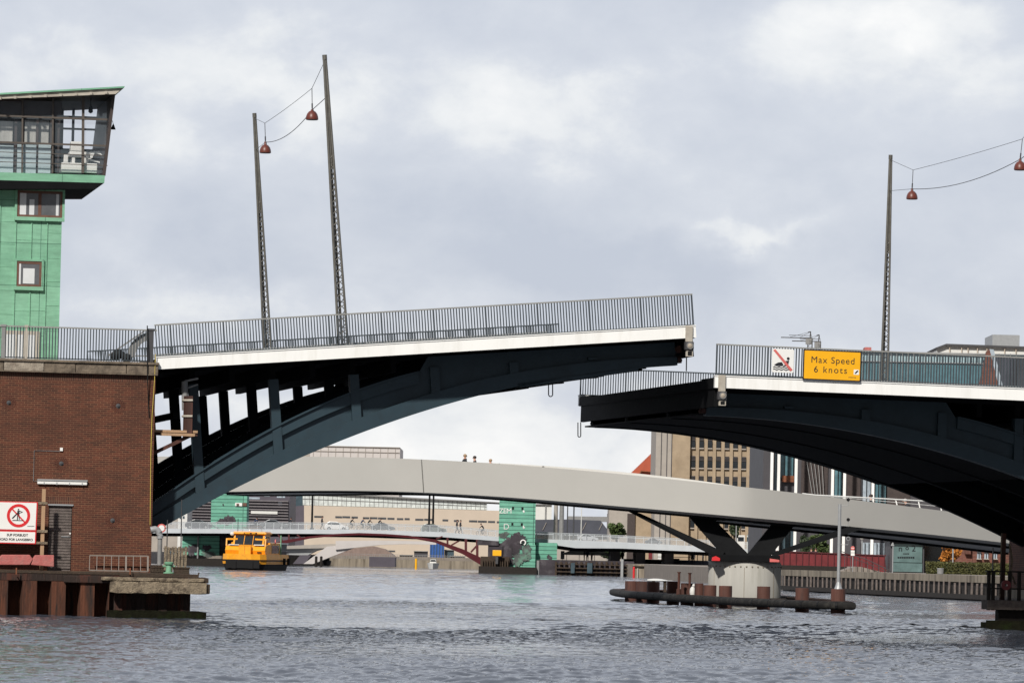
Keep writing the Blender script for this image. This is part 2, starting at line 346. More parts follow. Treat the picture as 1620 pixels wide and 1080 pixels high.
def water():
    wm = watermat(); rng = np.random.default_rng(5)
    NR, NC = 1900, 960
    ys = np.concatenate([88 * (270 / 88) ** (np.arange(1500) / 1500), 270 * (1000 / 270) ** (np.arange(500) / 499)]); ts = np.linspace(-.16, .16, NC)
    Y, T = np.meshgrid(ys, ts, indexing='ij'); X = Y * T; Z = np.zeros_like(X)
    sx = Y * (ts[1] - ts[0]); sy = np.gradient(ys)[:, None] * np.ones_like(X)
    big = np.zeros_like(X)
    for k in range(9):
        L = rng.uniform(9, 45); a = rng.uniform(0, PI); big += np.sin(2 * PI * (X * math.cos(a) + Y * math.sin(a)) / L + rng.uniform(0, 7))
    gust = np.clip(1 + .17 * big, .4, 2.1)
    for k in range(76):
        L = .30 * (4.5 / .30) ** rng.uniform(0, 1) ** 1.7
        a = rng.normal(1.25, .62)                          # travelling mostly towards or away from the camera
        kx, ky = 2 * PI / L * math.cos(a), 2 * PI / L * math.sin(a)
        amp = .0037 * L ** .86 * rng.uniform(.5, 1.3)
        fade = np.clip(np.minimum(L / np.maximum(abs(math.cos(a)), .2) / sx, L / np.maximum(abs(math.sin(a)), .2) / sy) / 2.0 - .9, 0, 1)
        ph = X * kx + Y * ky + rng.uniform(0, 7) + .6 * np.sin(X * .21 + Y * .13 + k)
        s = np.sin(ph); Z += amp * fade * gust * (s + .28 * np.cos(2 * ph))
    v = np.stack([X, Y, Z], -1).reshape(-1, 3).astype(np.float32)
    i = np.arange(NR - 1)[:, None] * NC + np.arange(NC - 1)[None, :]
    q = np.stack([i, i + 1, i + NC + 1, i + NC], -1).reshape(-1, 4).astype(np.int32)
    me = bpy.data.meshes.new('water'); me.vertices.add(len(v)); me.vertices.foreach_set('co', v.ravel())
    me.loops.add(q.size); me.loops.foreach_set('vertex_index', q.ravel()); me.polygons.add(len(q))
    me.polygons.foreach_set('loop_start', np.arange(0, q.size, 4, dtype=np.int32)); me.polygons.foreach_set('loop_total', np.full(len(q), 4, np.int32))
    me.polygons.foreach_set('use_smooth', np.ones(len(q), bool)); me.update(); me.materials.append(wm)
    o = bpy.data.objects.new('water', me); COL.objects.link(o); o['kind'] = 'structure'
    m = MB(); m.add([(-900, -200, -.45), (900, -200, -.45), (900, 1500, -.45), (-900, 1500, -.45)], [(0, 1, 2, 3)])
    single(m, 'water_outer', wm, None, None, (0, 0, 0), kind='structure').name = 'harbour_water'
water()
m = MB()
m.add([(-3000, 1010, -.6), (3000, 1010, -.6), (3000, 7000, -.6), (-3000, 7000, -.6)], [(3, 2, 1, 0)])
m.prism([(42.8, 300, -2), (34.7, 358, -2), (23.7, 429, -2), (24.6, 470, -2), (20, 560, -2), (16.5, 664, -2), (9, 700, -2), (6, 760, -2), (-5, 1002, -2), (-64, 1002, -2), (-58, 760, -2), (-400, 760, -2), (-400, 2600, -2), (900, 2600, -2), (900, 300, -2)], (0, 0, 3.72))
single(m, 'ground', M('paving'), None, None, (0, 0, 0), kind='structure')

# ------------------------------------------------------------------ bascule leaves
def interp(P, t):
    xs = [p[0] for p in P]; ys = [p[1] for p in P]
    return float(np.interp(t, xs, ys))
_bot = np.polyfit([.4, 1.85, 4.9, 7.6, 10.7, 12.6, 14.9, 17.8, 20, 21.5], [1.36, 1.42, 1.60, 1.96, 2.66, 3.2, 4.0, 5.12, 6.12, 6.9], 4)
_top = np.polyfit([10.0, 10.4, 13.1, 16.05, 18.6, 20, 21.5], [1.0, 1.16, 1.79, 2.95, 4.28, 5.1, 6.05], 3)
BOT = lambda t: float(np.polyval(_bot, t)); TOP = lambda t: float(np.polyval(_top, t))
POSTS = [3.6, 6.6, 9.6, 12.62, 15.62, 18.6]
def leafmap(T, ang, sg):
    c, s = math.cos(ang), math.sin(ang)
    return lambda t, d, v: Vector((T[0] + sg * c * t - sg * s * d, v, T[1] - s * t - c * d))
def lbox(m, L, t0, t1, d0, d1, v0, v1):
    return m.prism([L(t0, d0, v0), L(t1, d0, v0), L(t1, d1, v0), L(t0, d1, v0)], (0, v1 - v0, 0))
def railing(parent, L, t0, t1, v, h=1.16, gap=.108, d0=0.0):
    r = MB(); n = int((t1 - t0) / gap)
    for i in range(n + 1):
        t = t0 + (t1 - t0) * i / n; w = .035 if i % 18 else .055
        lbox(r, L, t - w / 2, t + w / 2, d0 - h, d0, v - .03, v + .03)
    o = r.build('railing', M('railing_steel'), parent)
    c = MB(); lbox(c, L, t0 - .03, t1 + .03, d0 - h - .05, d0 - h, v - .045, v + .045); c.build('top_rail', M('rail_cap') if v < 5 else M('railing_steel'), o)
    c = MB(); lbox(c, L, t0 - .03, t1 + .03, d0 - .07, d0 - .03, v - .028, v + .028); c.build('bottom_rail', M('railing_steel'), o)
    return o
def leaf(sg, T, ang, Llen, label, gird_v):
    L = leafmap(T, ang, sg); org = L(Llen, 0, BW / 2)
    root = thing('bascule_leaf', label, 'drawbridge leaf', org, 'B')
    for v0, v1 in ((-.06, .14), (BW - .14, BW + .06)):
        m = MB(); lbox(m, L, 0, Llen, 0, .43, v0, v1); lbox(m, L, -.01, Llen, -.035, 0, v0 - .03, v1 + .08); m.build('edge_beam', M('white_paint'), root)
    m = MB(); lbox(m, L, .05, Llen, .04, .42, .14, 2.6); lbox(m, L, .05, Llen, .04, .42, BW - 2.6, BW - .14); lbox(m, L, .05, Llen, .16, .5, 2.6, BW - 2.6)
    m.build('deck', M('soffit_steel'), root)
    m = MB(); lbox(m, L, .06, .2, .35, 1.12, .3, BW - .3); lbox(m, L, .02, .06, .1, .45, .14, BW - .14); m.build('end_plate', M('soffit_steel'), root)
    for t in [1.2] + POSTS + [p + 1.5 for p in POSTS]:
        m = MB(); a, b = t - .1, t + .1
        P = [(gird_v[0], .42), (gird_v[-1], .42), (gird_v[-1], 1.0), (gird_v[0], 1.0)]
        m.prism([L(a, d, v) for v, d in P], L(b, 0, 0) - L(a, 0, 0)); m.build('floor_beam', M('soffit_steel'), root)
    ts = np.linspace(.4, 21.3, 50)
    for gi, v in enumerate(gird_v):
        mt = M('girder_steel') if gi == 0 else M('inner_steel_shaded'); g = MB(); w = .03  # inner girders share the paint; their shade is in the colour
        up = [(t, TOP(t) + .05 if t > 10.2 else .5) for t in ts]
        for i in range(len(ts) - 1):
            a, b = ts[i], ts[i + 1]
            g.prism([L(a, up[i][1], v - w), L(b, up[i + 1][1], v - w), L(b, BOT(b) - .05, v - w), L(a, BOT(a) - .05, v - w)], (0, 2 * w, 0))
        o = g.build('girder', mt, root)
        g = MB()
        for i in range(len(ts) - 1):
            a, b = ts[i], ts[i + 1]; fh = lambda t: .30 + .26 * min(1, t / 8)
            g.prism([L(a, BOT(a) - fh(a), v - .28), L(b, BOT(b) - fh(b), v - .28), L(b, BOT(b), v - .28), L(a, BOT(a), v - .28)], (0, .56, 0))
        for a, b, e in ((1.9, 21, .11), (4.6, 21, .0)) if sg < 0 else ():
            g.prism([L(a, BOT(a) - .02, v - .33), L(a + .02, BOT(a) + e, v - .33), L(6.5, BOT(6.5) + .05, v - .33), L(6.5, BOT(6.5) - .1, v - .33)], (0, .66, 0))
        g.build('bottom_flange', mt, o)
        g = MB(); tt = np.linspace(10.2, 21.3, 26)
        for a, b in zip(tt[:-1], tt[1:]):
            g.prism([L(a, TOP(a), v - .2), L(b, TOP(b), v - .2), L(b, TOP(b) + .4, v - .2), L(a, TOP(a) + .4, v - .2)], (0, .4, 0))
            g.prism([L(a, TOP(a) - .06, v - .3), L(b, TOP(b) - .06, v - .3), L(b, TOP(b) + .003, v - .3), L(a, TOP(a) + .003, v - .3)], (0, .6, 0))
        g.build('top_flange', mt, o)
        for t in POSTS:
            g = MB(); lbox(g, L, t - .17, t + .17, .9 if t < 10 else 1.0, BOT(t) - .5, v - .245, v + .245); g.build('post', mt, o)
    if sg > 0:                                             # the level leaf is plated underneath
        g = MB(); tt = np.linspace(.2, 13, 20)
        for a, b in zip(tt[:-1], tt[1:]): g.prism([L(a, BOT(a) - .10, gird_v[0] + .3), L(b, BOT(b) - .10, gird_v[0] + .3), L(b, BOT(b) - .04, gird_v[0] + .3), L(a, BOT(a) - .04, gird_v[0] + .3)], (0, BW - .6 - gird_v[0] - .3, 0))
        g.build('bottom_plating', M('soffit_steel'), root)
    g = MB()                                               # sway bracing bar across the girders
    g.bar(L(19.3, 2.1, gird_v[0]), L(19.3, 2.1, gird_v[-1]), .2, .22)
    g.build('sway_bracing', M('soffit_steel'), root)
    railing(root, L, .06, Llen - .05, .06); railing(root, L, .06, Llen - .05, BW - .06)
    for vv in (2.65, BW - 2.65):
        g = MB(); lbox(g, L, 5.1, Llen, -.20, -.05, vv - .05, vv + .05)
        for k in range(9): lbox(g, L, 5.2 + k * 1.6, 5.32 + k * 1.6, -.2, .17, vv - .04, vv + .04)
        g.build('crash_barrier', M('galv'), root)
    for v in gird_v:                                       # lock gear at the tip
        g = MB(); g.lathe(L(.28, .78, v - .2), [(.14, 0), (.14, .6)], 14, 'Y'); g.lathe(L(.3, 1.2, v - .3), [(.09, 0), (.09, .6)], 14, 'Y')
        lbox(g, L, .2, .5, 1.05, 1.3, v - .12, v + .12)
        g.build('lock_gear', M('inner_steel_shaded') if v > 5 else M('rust_plain'), root)
    return root, L
P1, P0 = PB(1100, 515.6, 0), PB(247, 565.6, 0)
Q1, Q0 = PB(1131, 594.7, 0), PB(1620, 615.4, 0)
angL = math.atan2(P1[1] - P0[1], P1[0] - P0[0]); lenL = math.hypot(P1[1] - P0[1], P1[0] - P0[0])
angR = math.atan2(Q1[1] - Q0[1], Q0[0] - Q1[0]); lenR = lenL
leafL, LL = leaf(-1, P1, angL, lenL, 'raised steel drawbridge leaf hinged at the brick pier, its tip pointing up', [2.0, 8.6, 17.6, 25.0])
leafR, LR = leaf(1, Q1, angR, lenR, 'nearly level steel drawbridge leaf carrying the white and yellow boards on its railing', [3.4, 9.4, 17.6, 25.0])
# rope loops under the tips
def loop(px, py0, py1, w, v, label):
    a, b = Bp(px, py0, v), Bp(px, py1, v); m = MB(); n = 12; hw = w / 2
    m.tube([a + Vector((-hw, 0, 0))] + [Vector((b.x - hw * math.cos(PI * i / n), v, b.z + hw - hw * math.sin(PI * i / n))) for i in range(n + 1)] + [a + Vector((hw, 0, 0))], .022, 6)
    single(m, 'rope_loop', M('black'), label, 'rope', frame='B')
loop(871, 598, 627, .16, 8.6, 'black rope loop hanging under the arched girder of the raised leaf')
loop(916.5, 668, 691, .12, 26.0, 'black rope loop hanging from the far tip of the level leaf')
# navigation signals at the tips
def navsignal(px, rows, label, rod):
    x = px; v = -.10
    root = thing('navigation_signal', label, 'signal lamp', Bp(x, rows[0], v), 'B')
    m = MB(); bxb(m, x - 6, x + 5, rows[0], rows[1], v - .06, v + .03); m.build('bracket', M('bracket_beige'), root, bevel=.01)
    m = MB(); bxb(m, x - 6.4, x + 6.8, rows[1], rows[2], v - .22, v + .05); b = m.build('lamp_housing', M('dark_grey'), root, bevel=.01)
    c = Bp(x + .4, (rows[1] + rows[2]) / 2, v - .22); m = MB(); m.lathe(c, [(.125, 0), (.125, -.05), (.10, -.05), (.10, -.02)], 20, 'Y'); m.build('lens_hood', M('mid_grey'), b)
    m = MB(); m.lathe(c + Vector((0, -.01, 0)), [(.098, 0), (.09, -.03), (.05, -.055), (.002, -.06)], 18, 'Y'); m.build('lens', M('cream_board'), b, smooth=True)
    m = MB(); bxb(m, x - 5, x + 5.6, rows[2] + .6, rows[3], v - .16, v + .04); b = m.build('lower_box', M('bracket_beige'), root, bevel=.01)
    m = MB(); bxb(m, x - 3, x + 3.6, rows[2] + 2.5, rows[3] - 2, v - .175, v - .155); m.build('vent', M('black'), b)
    if rod: m = MB(); m.tube([Bp(x - 4.6, rows[1], v), Bp(x - 5.2, rod, v)], .022, 6); m.build('hanging_rod', M('black'), root)
navsignal(1091, (515, 540.5, 553, 564), 'beige navigation signal with round lamp on the tip of the raised leaf', 587)
navsignal(1143, (593, 619, 632, 641.5), 'beige navigation signal with round lamp on the tip of the level leaf', None)

# ------------------------------------------------------------------ lamp masts, wires and pendant lamps
def mast(base, top, label, w0=.42, w1=.135):
    base, top = Vector(base), Vector(top); H = (top - base).length; ax = (top - base) / H; root = thing('lamp_mast', label, 'lamp mast', base, 'B', 'lattice lamp masts of the drawbridge')
    ex = Vector((1, 0, 0)); ey = ax.cross(ex).normalized(); ex = ey.cross(ax).normalized()
    def leg(k, f):
        w = w0 + (w1 - w0) * f; q = [(-.5, -.3), (.5, -.3), (0, .55)][k]
        return base + ax * (H * f) + ex * (q[0] * (w - .07)) + ey * (q[1] * (w - .07))
    for k in range(3):
        m = MB(); m.tube([leg(k, i / 8) for i in range(9)], [.046 if k else .05] * 9, 8); m.build('mast_leg', M('mast_steel'), root, smooth=True)
    m = MB(); f = 0.0; i = 0
    while f < .66:
        st = .022 - .006 * f
        for a, b in ((0, 1), (1, 2), (2, 0)):
            if i % 2: a, b = b, a
            m.tube([leg(a, f), leg(b, f + st)], .016, 5)
        f += st; i += 1
    m.build('lattice', M('mast_steel'), root)
    m = MB(); m.tube([base + ax * (H * .62), base + ax * (H * .99), base + ax * H], [.05, .065, .065], 10); m.tube([base + ax * (H * .985), base + ax * (H + .02)], .088, 12); m.build('mast_head', M('mast_steel'), root, smooth=True)
    m = MB(); m.box(base.x - .4, base.x + .4, base.y - .35, base.y + .35, base.z - .05, base.z + .12); m.build('base_plate', M('mast_steel'), root)
    return root
def onleaf(L, sg, px, py, v):                              # foot of a mast: height taken from the leaf's own deck
    s, z = PB(px, py, v); lo, hi = -2, 40
    for _ in range(40):
        t = (lo + hi) / 2; p = L(t, .04, v)
        if (p.x - s) * sg < 0: lo = t
        else: hi = t
    return L((lo + hi) / 2, .04, v)
mB = (onleaf(LL, -1, 543, 548, 1.0), Bp(513.5, 88, 1.0)); mA = (onleaf(LL, -1, 424.5, 590, 26.0), Bp(402.5, 180, 26.0))
mC = (onleaf(LR, 1, 1397.5, 620, 26.0), Bp(1409, 246, 26.0))
tn = (PB(1657, 160, 1.0)); mD = (onleaf(LR, 1, 1643, 620, 1.0), Vector((tn[0], 1.0, tn[1])))
mast(*mB, 'tallest-looking tapered lattice lamp mast, the right one of the pair on the raised leaf')
mast(*mA, 'left lattice lamp mast of the pair on the raised leaf, farther and shorter looking', .40)
mast(*mC, 'lattice lamp mast on the level leaf, to the right of the yellow board', .40)
mast(*mD, 'lattice lamp mast at the near railing of the level leaf, right of the frame')
def pendant(px, ptop, py0, py1, v, label):
    c = Bp(px, py1, v); h = Bp(px, py0, v); top = Bp(ptop[0], ptop[1], v); c.x = h.x; R = .235
    root = thing('pendant_lamp', label, 'hanging lamp', c, 'B', 'red pendant lamps on the span wires')
    m = MB(); H = h.z - c.z
    m.lathe(c, [(R, 0), (R * 1.02, .03), (R * .97, .12), (R * .82, .22), (R * .55, .30), (R * .28, .335), (.055, .35), (.05, H + .02)], 22); m.build('lamp_shade', M('lamp_red'), root, smooth=True)
    m = MB(); m.lathe(c + Vector((0, 0, -.015)), [(R * .9, 0), (R * .9, .03)], 20); m.build('diffuser', M('mid_grey'), root)
    m = MB(); m.tube([h, top], .014, 6); m.tube([h + (top - h) * .05, h + (top - h) * .3], .028, 6); m.build('suspension_rod', M('wire'), root)
    return h, top
def catenary(m, a, b, sag, r, n=14):
    m.tube([a.lerp(b, i / n) - Vector((0, 0, 4 * sag * (i / n) * (1 - i / n))) for i in range(n + 1)], r, 5)
h1, t1 = pendant(494, (493.5, 140), 174, 189.5, 5.2, 'dark red bell-shaped pendant lamp hanging nearest the tallest mast on the left')
h2, t2 = pendant(420, (419, 195), 225, 242, 21.5, 'dark red bell-shaped pendant lamp hanging beside the left mast of the raised leaf')
h3, t3 = pendant(1443, (1444.5, 269), 299, 315, 21.5, 'dark red bell-shaped pendant lamp hanging right of the mast on the level leaf')
h4, t4 = pendant(1614, (1617.5, 220), 252, 269, 5.2, 'dark red bell-shaped pendant lamp cut by the right edge of the photo')
for (b0, b1), ha, ta, hb, tb, (c0, c1), lab in ((mB, h1, t1, h2, t2, mA, 'thin carrying wires with two lamps between the masts of the raised leaf'), (mD, h4, t4, h3, t3, mC, 'thin carrying wires with lamps over the level leaf at upper right')):
    m = MB(); q = b1 + (b0 - b1) * .018; q2 = c1 + (c0 - c1) * .018
    m.tube([q, ta], .010, 5); catenary(m, ta, tb, .04, .010); m.tube([tb, q2], .010, 5)
    root = thing('span_wire', lab, 'wire', q, 'B'); m.build('carrying_wire', M('wire'), root)
    m = MB(); q = b1 + (b0 - b1) * .14; q2 = c1 + (c0 - c1) * .14
    m.tube([q, ha], .015, 5); catenary(m, ha, hb, .32, .015); m.tube([hb, q2], .010, 5); m.build('power_cable', M('wire'), root)

# ------------------------------------------------------------------ signs on the level leaf
def board_frame(px, py, v):
    o = Bp(px, py, v); r = Vector((math.cos(angR), 0, -math.sin(angR))); u = Vector((math.sin(angR), 0, math.cos(angR))); return o, r, u
def plate(m, o, r, u, w, h, y0, y1, rad=.06, n=5):
    pts = []
    for cx, cy, a in ((w / 2 - rad, h / 2 - rad, 0), (-w / 2 + rad, h / 2 - rad, PI / 2), (-w / 2 + rad, -h / 2 + rad, PI), (w / 2 - rad, -h / 2 + rad, 1.5 * PI)):
        for i in range(n + 1): t = a + PI / 2 * i / n; pts.append(o + r * (cx + rad * math.cos(t)) + u * (cy + rad * math.sin(t)) + Vector((0, y0, 0)))
    m.prism(pts, (0, y1 - y0, 0))
def shape(m, o, r, u, pts, y0=-.012, y1=-.004):
    m.prism([o + r * x + u * y + Vector((0, y0, 0)) for x, y in pts], (0, y1 - y0, 0))
o, r, u = board_frame(1238.5, 570.5, -.16); k = 1 / 42.6
root = thing('prohibition_sign', 'white square board with a red bar across a jet ski pictogram on the railing', 'sign', o - u * .45, 'B')
m = MB(); plate(m, o, r, u, 35.5 * k, 37.5 * k, 0, .025); m.build('panel', M('sign_white'), root)
m = MB(); shape(m, o, r, u, [(-.38, .38), (.30, -.38), (.38, -.32), (-.30, .42)]); m.build('red_bar', M('sign_redpale'), root)
m = MB(); shape(m, o, r, u, [(-.33, -.16), (-.18, -.07), (-.04, -.05), (.0, -.10), (.03, -.17), (-.03, -.2), (-.26, -.2)], -.010)
shape(m, o, r, u, [(.02, -.2), (.12, -.1), (.2, -.12), (.2, -.19), (.1, -.2)], -.010)
shape(m, o, r, u, [(.02, -.02), (.17, .01), (.24, .02), (.21, -.12), (.12, -.14), (.15, -.04), (.03, -.05)], -.010)
shape(m, o, r, u, [(.20 + .055 * math.cos(i * PI / 6), .09 + .055 * math.sin(i * PI / 6)) for i in range(12)], -.010)
for j, yy in enumerate((-.25, -.33)):
    xs = [-.36 + .045 * i for i in range(15)]; wv = [yy + .022 * math.sin(i * 1.6) for i in range(15)]
    for i in range(14): shape(m, o, r, u, [(xs[i], wv[i] - .018), (xs[i + 1], wv[i + 1] - .018), (xs[i + 1], wv[i + 1] + .018), (xs[i], wv[i] + .018)], -.010)
m.build('pictogram', M('ink'), root)
o, r, u = board_frame(1316.5, 578, -.16)
root = thing('speed_limit_sign', 'yellow board with black border and lettering Max Speed 6 knots on the railing', 'sign', o - u * .55, 'B')
m = MB(); plate(m, o, r, u, 95 * k, 48.5 * k, 0, .03, .03); m.build('border', M('ink'), root)
m = MB(); plate(m, o, r, u, 91 * k, 44.5 * k, -.008, .01, .03); pan = m.build('panel', M('sign_yellow'), root)
text('Max Speed', .34, o + r * .02 + u * .18 + Vector((0, -.012, 0)), r, u, 'lettering', M('ink'), pan, space=1.14)
text('6 knots', .34, o + r * -.06 + u * -.175 + Vector((0, -.012, 0)), r, u, 'lettering', M('ink'), pan, space=1.25)
m = MB(); oo = o + r * .93 - u * .21; plate(m, oo, r, u, .20, .19, -.014, -.008, .01); st = m.build('sticker', M('sign_white'), pan)
m = MB(); shape(m, oo, r, u, [(-.07, -.05), (-.02, -.06), (.07, .03), (.07, .07), (.01, .05)], -.018, -.014); m.build('sticker_mark', M('ink'), st)
m = MB()
for i in range(6): shape(m, o + r * (.64 + .05 * i) - u * .43, r, u, [(0, 0), (.032, 0), (.032, .035), (0, .035)], -.011, -.008)
m.build('small_print', M('rust_orange'), pan)

# ------------------------------------------------------------------ brick pier on the left
s0, zt = PB(243, 592, 0); s1 = -16.0
zled = PB(150, 570.5, 0)[1]; zled0 = PB(200, 592, 0)[1]; zdeck = 1.62
pier = thing('bridge_pier', 'brown brick bridge pier with a stone ledge and a weathered door at left', 'bridge pier', (-8, 0, zdeck), 'B')
dz0, dz1 = zdeck, PB(95, 797, 0)[1]; ds0, ds1 = PB(76, 845, 0)[0], PB(113.5, 845, 0)[0]
m = MB(); m.box(s1, ds0, 0, 1.0, zdeck - .2, zled0 - .28); m.box(ds1, -.02, 0, 1.0, zdeck - .2, zled0 - .28); m.box(ds0, ds1, 0, 1.0, dz1, zled0 - .28)
m.box(s1, -.02, 1.0, BW, -1, zled0 - .02); m.build('brick_wall', M('brick'), pier)
m = MB(); m.box(s1, -.02, -.004, 1.0, zled0 - .28, zled0 - .02); m.box(ds0 - .04, ds1 + .04, -.004, .9, dz1 + .003, dz1 + .27); m.build('header_course', M('header_brick'), pier)
m = MB(); s = s1; edges = [-16, -13, -10.5, -8.2, -5.55, -4.1, -2.95, -1.1, .0]
m = MB()
for i, (a, b) in enumerate(zip(edges[:-1], edges[1:])):
    mb = MB(); mb.box(a + .009, b - .009 if b < 0 else .05, -.16 - random.random() * .03, 1.2, zled0 + .02, zled - .10); mb.build('ledge_block', M('ledge_stone_pale' if i == 4 else 'ledge_stone'), pier, bevel=.02)
m.box(s1, .08, -.24, 1.3, zled - .10, zled - .01); m.box(s1, .04, -.2, 1.2, zled0 - .02, zled0 + .02); m.build('stone_ledge', M('ledge_stone'), pier, bevel=.012)
m = MB(); m.box(s1, -.1, 1.3, BW, zled0, zled - .03); m.build('roadway_slab', M('concrete_old'), pier)
m = MB(); nb = 22
for i in range(nb): a = dz0 + .08 + (dz1 - .1 - dz0) * i / nb; m.box(ds0 + .02, ds1 - .02, .055 + random.random() * .025, .13, a, a + (dz1 - .1 - dz0) / nb - .022)
m.box(ds0 + .02, ds1 - .02, .10, .14, dz0, dz1 - .04); door = m.build('door', M('timber_grey'), pier)
m = MB(); zz = PB(108, 849, 0)[1]; m.box(ds0 + .48, ds1 - .07, .03, .05, zz, zz + .03); m.box(ds1 - .12, ds1 - .08, .03, .08, zz, zz + .03); m.build('handle', M('galv'), door)
m = MB(); m.lathe((ds1 - .06, .03, zz + .13), [(.03, 0), (.03, .05)], 10, 'Y'); m.build('lock', M('sign_white'), door)
m = MB(); m.box(ds0 - .03, ds1 + .03, -.05, .1, dz1 - .055, dz1 - .0); m.build('lintel', M('galv'), pier)
for px, py in ((14, 637), (187, 642), (97, 733), (178, 823)):
    c = Bp(px, py, 0); a = MB(); n = 20
    for i in range(n):
        t = 2 * PI * i / n; d = Vector((math.cos(t), 0, math.sin(t))); e = Vector((-math.sin(t), 0, math.cos(t)))
        a.prism([c + d * .11 - e * .012 + Vector((0, -.012, 0)), c + d * .25 - e * .02 + Vector((0, -.012, 0)), c + d * .25 + e * .02 + Vector((0, -.012, 0)), c + d * .11 + e * .012 + Vector((0, -.012, 0))], (0, .03, 0))
    o = a.build('brick_rosette', M('rosette_brick'), pier)
    a = MB(); a.lathe(c + Vector((0, -.03, 0)), [(.09, .03), (.08, .01), (.03, .0), (.028, -.04)], 16, 'Y'); a.build('wall_anchor', M('dark_grey'), o)
# fluorescent lamp with its conduit
c0, c1 = Bp(59, 760.5, 0), Bp(137.5, 760.5, 0)
lamp = thing('wall_lamp', 'long white fluorescent wall lamp above the weathered door', 'wall lamp', (c0.x, 0, c0.z), 'B')
m = MB(); m.box(c0.x, c1.x, -.12, -.02, c0.z - .11, c0.z + .02); b = m.build('housing', M('sign_white'), lamp, bevel=.02)
m = MB(); m.box(c0.x - .01, c1.x + .01, -.15, -.015, c0.z + .02, c0.z + .075)
for i in range(4): x = c0.x + .22 + i * .46; m.box(x, x + .04, -.125, -.1, c0.z - .12, c0.z - .03)
m.build('top_cover', M('galv'), b)
m = MB(); j = Bp(97, 710, 0); q = Bp(54, 715, 0); q2 = Bp(53.5, 756, 0)
m.tube([j + Vector((0, -.02, -.08)), Vector((q.x, -.02, j.z - .08)), Vector((q.x, -.02, c0.z)), Vector((c0.x, -.02, c0.z))], .011, 6); m.build('conduit', M('mid_grey'), lamp)
m = MB(); m.box(j.x - .05, j.x + .05, -.06, 0, j.z - .07, j.z + .05); m.build('junction_box', M('sign_white'), lamp)
# fixed railing on the pier
zr = zled - .01
fr = thing('railing', 'grey vertical-bar railing on the stone ledge of the brick pier', 'railing', (-8, -.05, zr), 'B')
m = MB(); x = s1
while x < -.25: m.box(x - .0185, x + .0185, -.08, -.02, zr + .02, zr + 1.15); x += .106
m.build('balusters', M('railing_steel'), fr)
m = MB(); m.box(s1, -.02, -.1, 0, zr + 1.15, zr + 1.2); m.build('top_rail', M('rail_cap'), fr)
m = MB(); m.box(s1, -.1, -.08, -.02, zr + .03, zr + .07); m.build('bottom_rail', M('railing_steel'), fr)
for px, w, mt in ((238, .2, 'dark_grey'), (5, .14, 'mid_grey'), (41, .08, 'bracket_beige')):
    x = PB(px, 545, 0)[0]; m = MB(); m.box(x - w / 2, x + w / 2, -.13, .06, zr, zr + 1.15); m.box(x - w / 2 - .03, x + w / 2 + .03, -.15, .08, zr + 1.14, zr + 1.23); m.build('post', M(mt), fr, bevel=.01)
# bundle and barrier wheel behind the fixed railing
c = Bp(191, 566, 1.6); m = MB()
for i in range(5): m.ball(c + Vector((-.22 + .11 * i, .1 * random.random(), .06 + .08 * math.sin(i))), .17 + .05 * math.sin(i * 1.7), 10, .9)
single(m, 'bundle', M('black'), 'dark lumpy bundle lying behind the pier railing', 'bundle', frame='B', smooth=True)
c = Bp(240, 566, 2.4); root = thing('road_barrier', 'folded dark road barrier with curved counterweight behind the railing post', 'barrier', (c.x, c.y, zled), 'B')
m = MB(); pts = [c + Vector((-.9 * math.cos(t), 0, .95 * math.sin(t))) for t in [i * PI / 2 / 10 for i in range(11)]]
m.prism(pts + [c + Vector((-.62 * math.cos(t), 0, .66 * math.sin(t))) for t in [i * PI / 2 / 10 for i in range(10, -1, -1)]], (0, .2, 0)); m.build('counterweight', M('mid_grey'), root)
m = MB(); m.bar(c + Vector((-1.6, -.1, .05)), c + Vector((-.3, -.1, .98)), .06); m.bar(c + Vector((-1.6, -.1, .05)), c + Vector((-.2, -.1, .06)), .05); m.build('strut', M('mid_grey'), root)
m = MB(); m.box(c.x - .4, c.x + .1, c.y, c.y + .5, zled - .05, zled + .15); m.build('base', M('dark_grey'), root)
# hanging yellow rope and black cable at the corner of the pier
m = MB(); m.tube([Bp(246, 560, -.22), Bp(244.6, 600, -.15), Bp(240.5, 660, -.04), Bp(238.6, 720, -.03), Bp(237.5, 830, -.03)], .014, 5); single(m, 'hanging_rope', M('rope_yellow'), 'thin yellow rope hanging down the corner of the brick pier', 'rope', frame='B')
m = MB(); m.tube([Bp(233, 515, -.2), Bp(233, 560, -.28), Bp(233.5, 600, -.2), Bp(235, 640, -.03), Bp(236, 660, -.03)], .022, 5); single(m, 'hanging_cable', M('black'), 'black cable hanging over the stone ledge beside the railing end post', 'cable', frame='B')
# rusty bracket in front of the arch
root = thing('rusty_bracket', 'rusty bracketed beam with a curved guard sticking out of the brick pier', 'bracket', Bp(242, 690, .8), 'B')
m = MB(); a, b = Bp(236, 681, .8), Bp(312, 679, .8); b.z = a.z; m.bar(a, b, .3, .09); m.bar(a + Vector((.4, -.18, -.12)), b + Vector((-.1, -.18, -.12)), .1, .1); m.build('beam', M('timber_new'), root)
m = MB(); m.bar(a + Vector((0, 0, -.1)), b + Vector((0, 0, -.1)), .2, .12); m.bar(Bp(238, 719, .8), Bp(309, 685, .8), .12, .13); m.build('brace', M('rust_plain'), root)
m = MB(); c = Bp(304, 662, .9)
for i in range(6):
    t0, t1 = PI * .9 + i * .30, PI * .9 + (i + 1) * .30
    m.prism([Vector((c.x + .33 * math.cos(t), c.y + .33 * math.sin(t), c.z - .68)) for t in (t0, t1)] + [Vector((c.x + .28 * math.cos(t), c.y + .28 * math.sin(t), c.z - .68)) for t in (t1, t0)], (0, 0, 1.5))
m.build('guard', M('rust_plain'), root)
